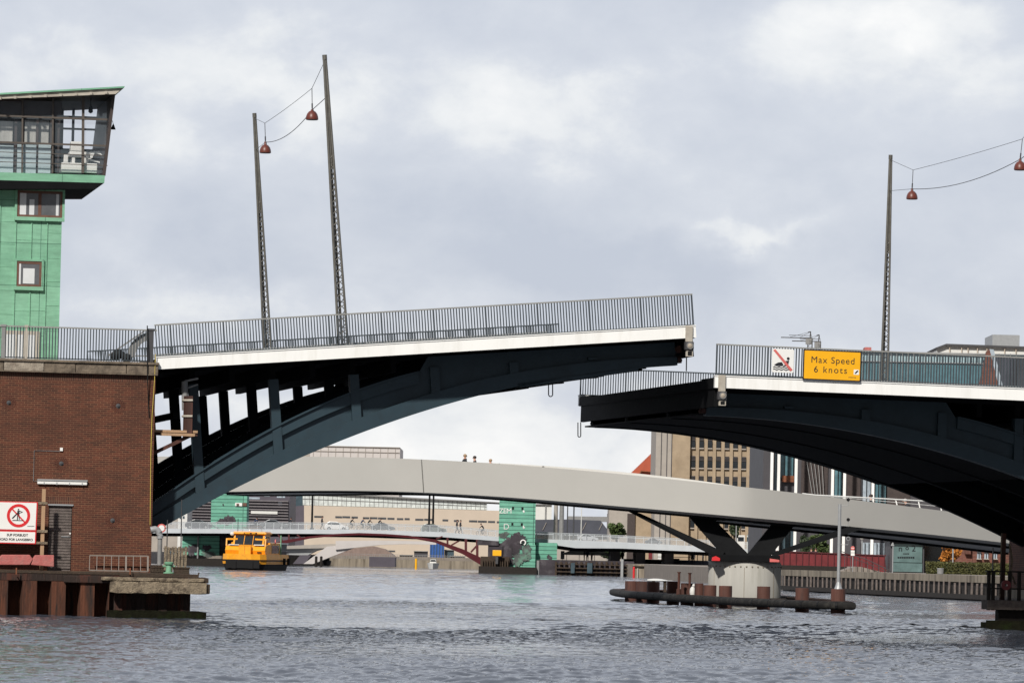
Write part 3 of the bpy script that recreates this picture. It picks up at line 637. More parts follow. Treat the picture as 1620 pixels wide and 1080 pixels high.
for dz in (.66, .08):
    m = MB(); m.tube([Vector((c.x + .35 * math.cos(t), c.y + .35 * math.sin(t), c.z + dz)) for t in [PI * .9 + .3 * i for i in range(7)]], .045, 6); m.build('guard_band', M('bracket_beige'), root)
m = MB(); p, q = Bp(292, 603, 1.0), Bp(293, 640, 1.0); m.tube([q - Vector((0, 0, .2)), p], .12, 10); m.bar(p, p + Vector((.5, 0, .12)), .07); m.bar(p + Vector((.1, 0, -.25)), p + Vector((.5, 0, -.1)), .05); m.build('fender_post', M('mid_grey'), root)

# ------------------------------------------------------------------ sheet-pile platform before the pier
vF = -2.6
plat = thing('sheet_pile_platform', 'rusty sheet-pile platform with timber capping at the foot of the brick pier', 'quay platform', (-6, vF, 0), 'B')
m = MB(); x = s1; xe = PB(172, 940, vF)[0]; per = 1.03
pts = []
off = PB(36, 940, vF)[0] - s1; x = s1 + (off % per) - per
while x < xe:
    pts += [(x, vF), (x + .50, vF), (x + .53, vF + .95), (x + 1.0, vF + .95)]; x += per
pts += [(x, vF), (x, vF + 2)]; pts = [(-17, vF + 2)] + pts
m.prism([Vector((a, b, -1.2)) for a, b in pts], (0, 0, 2.45)); m.build('sheet_piles', M('rust'), plat)
xr = PB(303, 940, vF)[0]
m = MB(); m.box(x, xr, vF + .35, -.1, -1.2, 1.25)
for i in range(4): m.box(x + .2 + i * .8, x + .5 + i * .8, vF + .25, vF + .4, -1, .9)
m.build('end_bulkhead', M('rust_dark'), plat)
m = MB(); m.box(s1, xr - .1, vF + .12, vF + .5, 1.25, 1.52); m.box(-3.4, xr + .06, vF - .12, vF + .2, 1.22, 1.46); m.build('cap_beam', M('rust_dark'), plat, bevel=.02)
m = MB()
for i in range(10): m.box(s1, xr - .05 - .05 * random.random(), vF + .1 + i * .27, vF + .36 + i * .27, 1.52, 1.6 + random.random() * .02)
m.box(-1.4, xr + .25, vF + .02, vF + .34, 1.47, 1.6); m.build('deck_boards', M('timber_dark'), plat, bevel=.01)
m = MB()
for px in (26, 206): p = Bp(px, 903, vF - .2); m.tube([p + Vector((0, .2, -.1)), p + Vector((0, 0, -.1)), p + Vector((0, 0, .12))], .025, 6)
m.build('hook', M('rust_orange'), plat)
def rough_beam(p, q, w, h, seed, n=14):
    rr = random.Random(seed); m = MB(); p = Vector(p); q = Vector(q); base = len(m.v); vs = []; fs = []
    for i in range(n + 1):
        c = p.lerp(q, i / n); k = 1 if 0 < i < n else .9
        for a, b in ((-1, -1), (0, -1.04), (1, -1), (1.03, 0), (1, 1), (0, 1.03), (-1, 1), (-1.04, 0)):
            vs.append(c + Vector((0, a * w / 2 * k * (1 + rr.uniform(-.08, .08)), b * h / 2 * k * (1 + rr.uniform(-.09, .09)))))
    for i in range(n):
        for k in range(8): fs.append((i * 8 + k, i * 8 + (k + 1) % 8, (i + 1) * 8 + (k + 1) % 8, (i + 1) * 8 + k))
    fs += [tuple(range(7, -1, -1)), tuple(n * 8 + k for k in range(8))]
    return m.add(vs, fs)
a, b = Bp(174, 928, vF - .25), Bp(326, 930, vF - .25); b.z = a.z = (a.z + b.z) / 2 + .0
single(rough_beam(a, b, .35, .40, 3), 'fender_timber', M('timber_old'), 'pale weathered fender timber with bolt holes on the pier platform', 'timber', frame='B')
a, b = Bp(160, 917, vF - .15), Bp(322, 916.5, vF - .15); b.z = a.z = (a.z + b.z) / 2 + .02
single(rough_beam(a, b, .4, .12, 5), 'fender_plank', M('timber_old'), 'split weathered plank lying on the pale fender timber', 'timber', frame='B')
a, b = Bp(300, 917, vF + .1), Bp(329, 918, vF + .1); m = rough_beam(a, b, .4, .2, 8, 5); p = Bp(313, 912, vF); m.tube([p + Vector((-.1, 0, -.1)), p, p + Vector((.04, 0, .16))], .03, 6)
a2, b2 = Bp(310, 931, vF - .05), Bp(331, 931, vF - .05); mm = rough_beam(a2, b2, .5, .36, 9, 5); m.add(mm.v, mm.f)
single(m, 'timber_stub', M('timber_dark'), 'dark broken timber end sticking out right of the pale fender timber', 'timber', frame='B')
a, b = Bp(170, 971, vF - .4), Bp(325, 972, vF - .4); b.z = a.z = .06
single(rough_beam(a, b, .6, .42, 11), 'floating_log', M('timber_moss'), 'mossy dark timber at the waterline below the rusty bulkhead', 'timber', frame='B')
# stop-paddling sign on its timber post
vS = -.9
root = thing('water_sign', 'white board with red ring over a paddle boarder, lettered SUP FORBUDT, on timber post', 'sign', Bp(62, 893, vS), 'B')
tl = math.radians(1.2)
r = Vector((1, 0, 0)); u = Vector((math.sin(tl), 0, math.cos(tl)))
p, q = Bp(69.5, 773, vS), Bp(65.5, 893, vS); q.z = 1.6
m = MB(); m.bar(p, q, .13, .1, (0, 1, 0)); x2 = -7.6; m.bar(Vector((x2, vS, p.z)), Vector((x2, vS, 1.6)), .13, .1, (0, 1, 0)); m.build('post', M('timber_new'), root)
for py in (795.5, 840, 858.5):
    a = Bp(75, py, vS - .07); m = MB(); m.box(-8, a.x, vS - .11, vS - .055, a.z - .045, a.z + .045); m.build('batten', M('timber_old'), root)
zt, zm, zb = PB(30, 793, vS - .13)[1], PB(30, 839, vS - .13)[1], PB(30, 859.5, vS - .13)[1]; xr2 = PB(59, 815, vS - .13)[0]; wS = 2.2; y0 = vS - .15
def quad(z0, z1, x0, x1): return [Vector((x + (z - 3) * math.tan(tl) - .06, y0, z)) for x, z in ((x0, z0), (x1, z0), (x1, z1), (x0, z1))]
for z0, z1, nm in ((zm + .006, zt, 'upper_panel'), (zb, zm - .006, 'lower_panel')):
    m = MB(); m.prism(quad(z0, z1, xr2 - wS, xr2 + .04), (0, .03, 0)); o = m.build(nm, M('sign_red'), root)
    m = MB(); y0 -= .006; m.prism(quad(z0 + .035, z1 - .035, xr2 - wS + .04, xr2), (0, .008, 0)); y0 += .006; f = m.build('face', M('sign_white'), o)
    if nm == 'upper_panel': fup = f
    else: flo = f
c = Bp(29.3, 815.2, y0 - .012); m = MB(); m.ring(c, .315, .42, .006); 
a, b = c + Vector((-.24, .002, .24)), c + Vector((.24, .002, -.24)); m.bar(a, b, .05, .006, (0, 1, 0)); m.build('red_ring', M('sign_red'), fup)
m = MB(); E = lambda P, y=-.001: m.prism([c + Vector((x * .0093, y, z * .0093)) for x, z in P], (0, .004, 0))
E([(-3 + 3 * math.cos(i * PI / 5) + 2.5, 24 + 3 * math.sin(i * PI / 5)) for i in range(10)]); E([(-5, 20), (3, 20), (3, 6), (-5, 6)]); E([(-5, 8), (0, 8), (-3, -17), (-6, -17)]); E([(-1, 8), (3, 8), (5, -15), (2, -15)])
E([(2, 20), (15, 15), (16, 13), (2, 16)]); E([(15, 15), (17, 14), (-3, 6), (-4, 8)]); E([(-5, 12), (-24, -8), (-26, -12), (-20, -11), (-3, 8)]); E([(-23, -17), (19, -17), (23, -18.5), (20, -20), (-23, -20)]); m.build('pictogram', M('ink'), fup)
text('SUP FORBUDT', .118, Bp(27.5, 846, y0 - .012), r, u, 'lettering', M('ink'), flo, bold=.003); text('NORD FOR LANGEBRO', .118, Bp(24.5, 853, y0 - .012), r, u, 'lettering', M('ink'), flo, bold=.003)
m = MB(); 
for i in range(7): p = Bp(43.5 + i * 1.6, 832.5, y0 - .012); m.box(p.x, p.x + .025, p.y, p.y + .004, p.z, p.z + .03)
m.build('small_print', M('ink_grey'), fup)
# pink concrete blocks
def pblock(pxs, yt, yb, v, label):
    a = [Bp(px, py, v) for px, py in pxs]; m = MB(); m.prism(a, (0, .55, 0)); single(m, 'concrete_block', M('pink_concrete'), label, 'concrete block', frame='B', group='pink concrete blocks on the pier platform', bevel=.02)
pblock([(-12, 893), (47, 893), (52, 884), (47, 877), (4, 877), (-4, 885)], 0, 0, -1.9, 'faded pink concrete block under the white board, the left of two')
pblock([(49, 893), (85.5, 896), (85.5, 877.5), (57, 877.5), (53, 883)], 0, 0, -1.9, 'faded pink concrete block in front of the weathered door, its right end chipped grey')
# ladder
root = thing('ladder', 'grey metal ladder lying on its side against the foot of the brick wall', 'ladder', Bp(188, 895, -.5), 'B')
p0, p1 = Bp(142, 878, -.45), Bp(234, 879, -.45); q0, q1 = Bp(141.5, 893, -.6), Bp(234, 893.6, -.6); q0.z = q1.z = 1.66; p1.z = p0.z + .02
for a, b in ((p0, p1), (q0, q1)): m = MB(); m.bar(a, b, .03, .045); m.build('rail', M('ladder_metal'), root)
for i in range(9): m = MB(); f = i / 8; m.bar(p0.lerp(p1, f), q0.lerp(q1, f), .024 if i not in (5, 8) else .06, .024, (0, 1, 0)); m.build('rung', M('ladder_metal'), root)
# odds and ends by the corner
root = thing('vent_pipe', 'grey bent vent pipe rising beside the corner of the brick pier', 'pipe', Bp(253, 890, -.3), 'B')
c = Bp(253, 860, -.3); m = MB(); pts = [Vector((c.x, c.y, 1.6)), Vector((c.x, c.y, c.z + .2))] + [Vector((c.x - .2 + .2 * math.cos(t), c.y, c.z + .2 + .34 * math.sin(t))) for t in [.3, .7, 1.1, 1.5]] + [Vector((c.x - .35, c.y, c.z + .5))]
m.tube(pts[:2], .085, 12); m.build('riser', M('mid_grey'), root, smooth=True); m = MB(); m.tube(pts[1:], .12, 14); m.build('elbow', M('galv'), root, smooth=True)
root = thing('timber_pallet', 'grey timber pallet standing on edge at the platform corner', 'pallet', Bp(279, 898, -.8), 'B')
pz = PB(279, 863.5, -.8)[1]; xa, xb = PB(259, 880, -.8)[0], PB(295, 880, -.8)[0]
for i in range(7): x = xa + (xb - xa - .09) * i / 6; m = MB(); m.prism([Vector((x, -.8, 1.6)), Vector((x + .09, -.8, 1.6)), Vector((x + .09 + .02, -.8, pz - .05 * (i % 2))), Vector((x + .02, -.8, pz - .03 * (i % 3)))], (0, .03, 0)); m.build('slat', M('timber_old'), root)
m = MB(); m.box(xa, xb, -.77, -.68, pz - .16, pz - .06); m.box(xa, xb, -.77, -.68, 1.75, 1.85); m.build('bearer', M('timber_grey'), root)
root = thing('mooring_bollard', 'pale green mooring bollard in front of the timber pallet', 'bollard', Bp(267, 898, -1.9), 'B')
c = Bp(267, 898, -1.9); c.z = 1.6; m = MB(); m.lathe(c, [(.2, 0), (.2, .04), (.11, .07), (.10, .3), (.16, .34), (.17, .40), (.12, .43)], 16); m.build('body', M('green_paint'), root, smooth=True)
m = MB(); m.tube([c + Vector((-.22, 0, .27)), c + Vector((.22, 0, .27))], .035, 8); m.build('cross_bar', M('green_paint'), root)
c = Bp(248, 893, -1.2); m = MB(); c.z = 1.6
for i in range(4): m.box(c.x - .22 + i * .12, c.x - .115 + i * .12, -1.35, -1.0, 1.6, 1.9)
m.box(c.x - .22, c.x + .24, -1.37, -1.35, 1.64, 1.70); m.box(c.x - .22, c.x + .24, -1.37, -1.35, 1.8, 1.86); single(m, 'timber_crate', M('timber_dark'), 'low brown timber crate between the ladder and the green bollard', 'crate', frame='B')
c = Bp(282, 890, -1.9); m = MB(); m.box(c.x - .15, c.x + .4, -2.0, -1.7, 1.6, 1.8); m.box(c.x - .18, c.x + .43, -2.03, -1.67, 1.8, 1.85); single(m, 'tool_box', M('timber_dark'), 'dark box with overhanging lid right of the green bollard', 'box', frame='B')
for px, top, lab in ((263.5, 822, 'thin grey pole standing right of the vent pipe'), (286, 790, 'taller thin grey pole standing behind the timber pallet')):
    c = Bp(px, 893, -.3); t = Bp(px + 1.5, top, -.3); c.z = 1.6; m = MB(); m.tube([c, t], .02, 6); m.lathe(c, [(.07, 0), (.07, .02)], 10); single(m, 'steel_pole', M('dark_grey'), lab, 'pole', frame='B')
c = Bp(255.5, 835, -.28); m = MB(); m.lathe(c, [(.16, .01), (.16, 0)], 22, 'Y'); root = thing('round_sign', 'small round red and white sign on the thin pole by the brick corner', 'sign', c, 'B'); m.build('disc', M('sign_redpale'), root)
m = MB(); m.lathe(c + Vector((0, -.006, 0)), [(.11, .005), (.11, 0)], 20, 'Y'); m.build('centre', M('sign_white'), root); m = MB(); m.bar(c + Vector((0, .03, 0)), Vector((Bp(264, 835, -.3).x, -.3, c.z)), .02); m.build('arm', M('dark_grey'), root)

# ------------------------------------------------------------------ green control tower
vT = 10.0; tower = thing('control_tower', 'green copper-clad bridge control tower with a glazed slanting cabin', 'control tower', (PB(60, 565, vT)[0], vT, zled - .1), 'B')
xs0, xs1 = PB(-60, 430, vT)[0], PB(95.2, 430, vT)[0]; zc = PB(60, 296, vT)[1]
m = MB(); m.box(xs0, xs1, vT, vT + 5, zled - .05, zc + .2); m.build('tower_shaft', M('copper'), tower)
m = MB()
seams = [-30, -2, 23.5, 48.2, 73]
for px in seams:
    x = PB(px, 430, vT)[0]; m.box(x - .016, x + .016, vT - .045, vT, zled, zc)
x = xs1; m.box(x - .01, x + .012, vT - .02, vT, zled, zc); sm = m.build('standing_seams', M('copper'), tower)
m = MB(); rr = random.Random(4)
cols = [xs0] + [PB(p, 430, vT)[0] for p in seams[1:]] + [xs1]
for i in range(len(cols) - 1):
    z = zled + rr.uniform(.4, 1.4)
    while z < zc - .2: m.box(cols[i] + .015, cols[i + 1] - .015, vT - .012, vT, z, z + .014); z += rr.uniform(.85, .98)
m.build('cross_seams', M('copper'), tower)
def twin(px0, px1, py0, py1, nm, mull, curtain):
    a, b = PB(px0, (py0 + py1) / 2, vT)[0], PB(px1, (py0 + py1) / 2, vT)[0]; z1 = PB((px0 + px1) / 2, py0, vT)[1]; z0 = PB((px0 + px1) / 2, py1, vT)[1]
    m = MB(); e = .09
    m.box(a - e, b + e, vT - .10, vT + .02, z1 + .02, z1 + .10); m.box(a - e, b + e, vT - .14, vT + .02, z0 - .14, z0); m.box(a - e, a, vT - .10, vT + .02, z0, z1 + .02); m.box(b, b + e, vT - .10, vT + .02, z0, z1 + .02); sur = m.build('window_surround', M('copper'), tower)
    m = MB(); t = .085
    m.box(a, b, vT - .07, vT + .01, z1 - t, z1 + .02); m.box(a, b, vT - .07, vT + .01, z0, z0 + t); m.box(a, a + t, vT - .07, vT + .01, z0 + t, z1 - t); m.box(b - t, b, vT - .07, vT + .01, z0 + t, z1 - t)
    if mull: c = (a + b) / 2; m.box(c - .06, c + .06, vT - .072, vT + .01, z0 + t, z1 - t)
    w = m.build('window', M('brown_frame'), tower)
    m = MB(); m.box(a + t, b - t, vT - .056, vT - .05, z0 + t, z1 - t); m.build('pane', M('glass_grey'), w)
    for p0, p1, q0, q1 in curtain:
        m = MB(); m.box(a + (b - a) * p0, a + (b - a) * p1, vT - .064, vT - .058, z0 + t + (z1 - z0 - 2 * t) * q0, z0 + t + (z1 - z0 - 2 * t) * q1)
        m.build('blind', M('window_blind'), w)
glassmat('glass_grey', (.11, .115, .125)); mat('window_blind', (.62, .64, .66), .4, .06, 2)
twin(27, 98.5, 303, 344, 'window', True, [(.06, .2, 0, 1), (.27, .38, 0, .72), (.86, .92, 0, 1)])
twin(26, 65.5, 414, 453.5, 'window', False, [(.26, .72, .04, .78), (.1, .17, .0, 1)])
a, b = PB(5, 545, vT)[0], PB(62, 545, vT)[0]; m = MB(); zd = PB(30, 523, vT)[1]; m.box(a, b, vT - .05, vT + .05, zled, zd); dr = m.build('entrance', M('bracket_beige'), tower)
m = MB()
for p0, p1 in ((8, 24), (28, 36), (44, 54)): m.box(PB(p0, 545, vT)[0], PB(p1, 545, vT)[0], vT - .056, vT - .05, zled + .1, zd - .15)
m.build('door_pane', M('window_blind'), dr)
v0, v1 = 9.3, 15.4
def cp(px, py, v): return Bp(px, py, v)
m = MB(); m.prism([cp(x, y, v0) for x, y in ((-60, 271), (166, 277.5), (165, 289.5), (-60, 283.5))], (0, v1 - v0, 0)); m.build('cabin_floor', M('copper'), tower)
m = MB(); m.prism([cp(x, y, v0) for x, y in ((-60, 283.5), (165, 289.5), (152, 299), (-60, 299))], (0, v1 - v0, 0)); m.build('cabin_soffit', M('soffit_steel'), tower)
m = MB(); m.prism([cp(x, y, v0 - .6) for x, y in ((-60, 150.5), (197.5, 136.5), (196.5, 139.0), (-60, 153.2))], (0, v1 - v0 + 1.2, 0)); rf = m.build('roof', M('copper'), tower)
m = MB(); m.prism([cp(x, y, v0 - .5) for x, y in ((-60, 153.3), (195, 139.2), (183, 149.0), (-60, 159.0))], (0, .14, 0)); m.build('fascia', M('bracket_beige'), rf)
m = MB(); m.prism([cp(x, y, v0 - .3) for x, y in ((-60, 153.4), (190, 140.4), (183, 149.2), (-60, 161.0))], (0, v1 - v0 + .8, 0)); m.build('ceiling', M('cladding_brown'), rf)
m = MB()
for i in range(9): px = 12 + 24 * i - 36; m.bar(cp(px, 155.5 - px * .053, v0 - .62), cp(px, 156 - px * .053, v0 - .3), .10, .10)
m.build('rafter', M('bracket_beige'), rf)
m = MB(); m.prism([cp(x, y, v0) for x, y in ((162, 277.5), (178, 149.5), (182.5, 149), (167, 278))], (0, v1 - v0, 0)); m.build('end_wall', M('cladding_brown'), tower)
m = MB()
for px in (-12, 35.5, 83.5, 131.5): m.bar(cp(px - .6, 274, v0 + .1), cp(px + .3, 152, v0 + .1), .06 if px != 131.5 else .10, .06, (0, 1, 0))
m.build('mullion', M('mullion_bronze'), tower)
m = MB()
for ya, yb, h in ((183, 189.5, .07), (225, 231, .07), (240.5, 246.5, .025), (256, 262, .025)):
    m.bar(cp(-60, ya - 2, v0 + .06), cp(170, yb, v0 + .06), .05, h)
m.build('handrail', M('mullion_bronze'), tower)
m = MB(); bxb(m, -60, 97, 156, 277, v0 + 2.2, v0 + 2.3); m.build('back_wall', M('cladding_brown'), tower)
vI = v0 + .28
for a, b in ((-50, 21), (27, 57), (60.5, 80)):
    m = MB(); bxb(m, a, b, 229, 274, vI, vI + .05); m.build('lower_panel', M('panel_blue'), tower)
for a, b in ((-40, 20), (39, 57), (62, 77)):
    m = MB(); bxb(m, a, b, 191, 226, vI + .3, vI + .34); m.build('curtain', M('curtain'), tower)
m = MB(); bxb(m, -60, 98, 158, 186, vI + .1, vI + .14)
for px in (24.5, 58.5, 81, 92): bxb(m, px - 2, px + 2, 186, 276, vI + .1, vI + .2)
m.build('inner_frame', M('cladding_brown'), tower)
vb = v1 - .1
m = MB()
for a, b, c, d in ((96, 100, 150, 278), (114, 118, 160, 226), (153, 166, 155, 278), (96, 166, 181, 186.5), (96, 166, 200, 203), (96, 172, 148, 164)): bxb(m, a, b, c + 3, d + 3, vb, vb + .12)
m.build('rear_frame', M('black'), tower)
for a, b in ((-60, 35), (36.5, 83), (84.5, 131), (132.5, 168)):
    m = MB(); bxb(m, a, b, 160, 274, v0 + .2, v0 + .215); m.build('glass_pane', M('clear_glass'), tower)
m = MB(); bxb(m, 97, 166, 236, 285, vb - .1, vb + .1); m.build('rear_parapet', M('panel_blue'), tower)
m = MB(); bxb(m, 110, 142, 240, 248, v0 + .5, v0 + 1.4); bxb(m, 112, 130, 224, 239, v0 + .5, v0 + 1.0); bxb(m, 97, 154, 258, 273, v0 + .3, v0 + 1.1); bxb(m, 114, 119, 248, 258, v0 + .5, v0 + 1.2); bxb(m, 131, 140, 248, 258, v0 + .5, v0 + 1.2); bxb(m, 101, 108, 244, 258, v0 + .4, v0 + .8); eq = m.build('control_desk', M('sign_white'), tower, bevel=.03)
m = MB(); m.prism([cp(x, y, v0 + .3) for x, y in ((143, 240), (157, 239), (162, 246), (150, 241.5), (146, 250), (143, 250))], (0, .4, 0)); m.prism([cp(x, y, v0 + .25) for x, y in ((140, 250), (158, 256), (158, 258), (140, 253))], (0, .1, 0)); m.build('lamp_head', M('sign_white'), eq)
m = MB(); c = cp(143.5, 172, v0 + 1.2); m.lathe(c + Vector((0, 0, -.18)), [(.03, -.0), (.09, .05), (.08, .2), (.02, .3), (.02, .6)], 10); m.build('ceiling_lamp', M('black'), tower)
c = cp(179, 205, v0 + .6); bell = thing('brass_bell', 'small dark bell hanging outside the slanted end of the control cabin', 'bell', c, 'B')
m = MB(); m.lathe(c, [(.10, 0), (.085, .04), (.055, .12), (.03, .18), (.01, .21)], 12); m.build('bell_body', M('black'), bell); m = MB(); m.tube([c + Vector((0, 0, .2)), c + Vector((-.03, 0, .32)), c + Vector((-.18, 0, .3))], .015, 6); m.build('bracket', M('black'), bell)

# ------------------------------------------------------------------ right pier: fender platform and brick behind
pr = thing('bridge_pier', 'shadowed brick bridge pier at the right edge below the level leaf', 'bridge pier', (40, 14, 0), 'B')
sR = PB(1606, 900, BW - 1)[0]
m = MB(); m.box(sR, sR + 14, 0, BW, 1.6, zled0 - .4); m.build('brick_wall', M('brick'), pr)
m = MB(); m.box(sR - .05, sR + 14, -.1, BW + .1, -1.2, 1.6); m.build('foundation', M('concrete_old'), pr)
ff = thing('fender_platform', 'dark timber fender platform with railing beside the right pier', 'fender', (34, 12, 0), 'B')
a = PB(1562, 955, 9.0)[0]; b = PB(1584, 970, 9.0)[0]; zt_, zb_ = PB(1590, 949, 9)[1], PB(1590, 964, 9)[1]
m = MB(); m.box(a, sR + 2, 9, 9.9, zb_, zt_); m.box(a + 4.4, sR + 2, 9.9, 24, zb_, zt_ - .01); m.build('walkway', M('timber_grey'), ff, bevel=.02)
m = MB(); m.box(b, sR + 2, 9.4, 9.9, -1.2, zb_); m.box(b + 4.4, sR + 2, 9.9, 23.5, -1.2, zb_); m.build('crib', M('pile_dark'), ff)
m = MB(); m.box(PB(1560, 990, 8.2)[0], sR + 2, 8.2, 9.0, -.3, PB(1580, 984, 8.2)[1]); m.box(PB(1566, 990, 8.4)[0], sR + 2, 8.4, 9.0, PB(1580, 984, 8.2)[1], PB(1580, 981, 8.2)[1]); m.build('base_log', M('timber_moss'), ff)
for px in (1564, 1571, 1597, 1612):
    m = MB(); p = Bp(px, 950, 9.1); q = Bp(px, 904, 9.1); m.box(p.x - .06, p.x + .06, 9.05, 9.2, zt_ - .4, q.z); m.build('railing_post', M('pile_dark'), ff)
m = MB()
for py in (903, 930): p = Bp(1562, py, 9.1); m.box(p.x, sR + 2, 9.08, 9.14, p.z - .03, p.z + .03)
m.build('rail', M('pile_dark'), ff)
m = MB(); p = Bp(1585, 960, 10.2); q = Bp(1586, 843, 10.2); m.bar(Vector((p.x, 10.2, zt_)), Vector((p.x + .03, 10.2, q.z)), .16, .16, (0, 1, 0)); m.build('brown_post', M('rust_plain'), ff)
m = MB(); p = Bp(1581.5, 960, 10.0); m.tube([Vector((p.x, 10.0, zt_)), Vector((p.x + .02, 10, q.z))], .022, 6); m.tube([Bp(1597, 860, 10.5), Bp(1601, 885, 10.4), Bp(1599, 905, 10.4), Bp(1607, 925, 10.4)], .04, 6); m.build('pipe', M('timber_old'), ff)
c = Bp(1592, 925, 9.0); m = MB(); m.ring(c, .06, .2, .08, n=18); single(m, 'life_ring', M('red_paint'), 'small red life ring hanging on the dark platform railing at right', 'life ring', frame='B')
c = Bp(1569.5, 950, 10.6); t = Bp(1570.5, 866, 10.6); m = MB(); m.tube([Vector((c.x, c.y, zt_)), Vector((c.x, c.y, t.z))], .03, 8); z9 = PB(1569, 903, 10.6)[1]; m.box(c.x - .3, c.x + .3, c.y - .03, c.y + .03, z9 - .02, z9 + .02); single(m, 'steel_pole', M('mid_grey'), 'slim grey pole with a short cross arm on the right fender platform', 'pole', frame='B')
# ------------------------------------------------------------------ people (one continuous skinned body each, built once per pose)
def person_mesh(name, J, bones, rad, cloth, legs):
    me = bpy.data.meshes.new(name); keys = list(J); ix = {k: i for i, k in enumerate(keys)}
    me.from_pydata([J[k] for k in keys], [(ix[a], ix[b]) for a, b in bones], [])
    ob = bpy.data.objects.new(name, me); COL.objects.link(ob)
    sk = ob.modifiers.new('skin', 'SKIN'); sk.use_smooth_shade = True
    for k in keys:
        d = me.skin_vertices[0].data[ix[k]]; r = rad[k]; d.radius = r if isinstance(r, tuple) else (r, r); d.use_root = k == 'hip'
    ob.modifiers.new('sub', 'SUBSURF').levels = 1
    dg = bpy.context.evaluated_depsgraph_get(); m2 = bpy.data.meshes.new_from_object(ob.evaluated_get(dg)); bpy.data.objects.remove(ob)
    m2.materials.clear()
    for mt in (M(cloth), M(legs), M('skin'), M('black')): m2.materials.append(mt)
    hz, nz = J['hip'][2], J['neck'][2]
    hands = [Vector(J['hl']), Vector(J['hr'])]; feet = [Vector(J['fl']), Vector(J['fr'])]
    hd = Vector(J['head'])
    for p in m2.polygons:
        c = p.center
        p.material_index = 0
        if (c - hd).length < .19: p.material_index = 2
        elif min((c - h).length for h in hands) < .09: p.material_index = 2
        elif min((c - h).length for h in feet) < .12: p.material_index = 3
        elif c.z < hz - .02: p.material_index = 1
    m2.name = 'person'; return m2
BON = [('hip', 'chest'), ('chest', 'neck'), ('neck', 'head'), ('head', 'crown'), ('chest', 'sl'), ('sl', 'el'), ('el', 'hl'), ('chest', 'sr'), ('sr', 'er'), ('er', 'hr'), ('hip', 'tl'), ('tl', 'kl'), ('kl', 'al'), ('al', 'fl'), ('hip', 'tr'), ('tr', 'kr'), ('kr', 'ar'), ('ar', 'fr')]
RAD = dict(hip=(.15, .11), chest=(.17, .12), neck=.06, head=.095, crown=.075, sl=.07, el=.05, hl=.04, sr=.07, er=.05, hr=.04, tl=.09, kl=.062, al=.045, fl=.04, tr=.09, kr=.062, ar=.045, fr=.04)
def walkj(st):      # walks along +x; left is +y
    return dict(hip=(0, 0, .95), chest=(.02, 0, 1.30), neck=(.03, 0, 1.50), head=(.05, 0, 1.62), crown=(.04, 0, 1.71), sl=(.02, .19, 1.42), el=(-.10 * st, .24, 1.17), hl=(.02 - .12 * st, .24, .93), sr=(.02, -.19, 1.42), er=(.08 * st, -.24, 1.17), hr=(.22 * st, -.23, .97),
                tl=(0, .09, .88), kl=(.16 * st, .10, .50), al=(.22 * st, .10, .10), fl=(.36 * st + .06, .11, .05), tr=(0, -.09, .88), kr=(.02 * st, -.10, .50), ar=(-.22 * st, -.10, .12), fr=(-.10 * st + .05, -.11, .05))
RIDE = dict(hip=(-.22, 0, .98), chest=(.05, 0, 1.28), neck=(.16, 0, 1.43), head=(.22, 0, 1.55), crown=(.21, 0, 1.64), sl=(.07, .19, 1.37), el=(.26, .22, 1.16), hl=(.44, .20, 1.02), sr=(.07, -.19, 1.37), er=(.26, -.22, 1.16), hr=(.44, -.20, 1.02),
            tl=(-.18, .09, .92), kl=(.18, .10, .74), al=(.04, .10, .40), fl=(.18, .11, .34), tr=(-.18, -.09, .92), kr=(.10, -.10, .56), ar=(-.06, -.10, .22), fr=(.08, -.11, .16))
PM = {}
def pmesh(pose, cloth, legs):
    k = (pose, cloth, legs)
    if k not in PM: PM[k] = person_mesh('person', RIDE if pose == 'ride' else walkj(1 if pose == 'walk' else .12), BON, RAD, cloth, legs)
    return PM[k]
def hair_mb(pose, long):
    h = Vector((RIDE if pose == 'ride' else walkj(1))['head']) ; m = MB()
    m.lathe(h + Vector((-.018, 0, .0)), [(.085, -.02), (.108, .01), (.115, .05), (.10, .10), (.06, .135), (.005, .15)], 12)
    if long: m.lathe(h + Vector((-.07, 0, -.12)), [(.05, -.08), (.075, 0), (.07, .12)], 10)
    return m
def person(loc, rz, pose, cloth, legs, hair, label, group, long=False):
    o = bpy.data.objects.new('person', pmesh(pose, cloth, legs)); COL.objects.link(o); o.location = loc; o.rotation_euler.z = rz; ORG[o.name] = Vector()
    tag(o, label, 'person', group); hair_mb(pose, long).build('hair', M(hair), o, smooth=True); 
    f = MB(); h = Vector((RIDE if pose == 'ride' else walkj(1))['head']); f.ball(h + Vector((.105, 0, -.01)), .022, 6); f.build('nose', M('skin'), o)
    f = MB(); f.ball(h + Vector((.088, .035, .02)), .012, 6); f.ball(h + Vector((.088, -.035, .02)), .012, 6); f.build('eyes', M('black'), o)
    return o
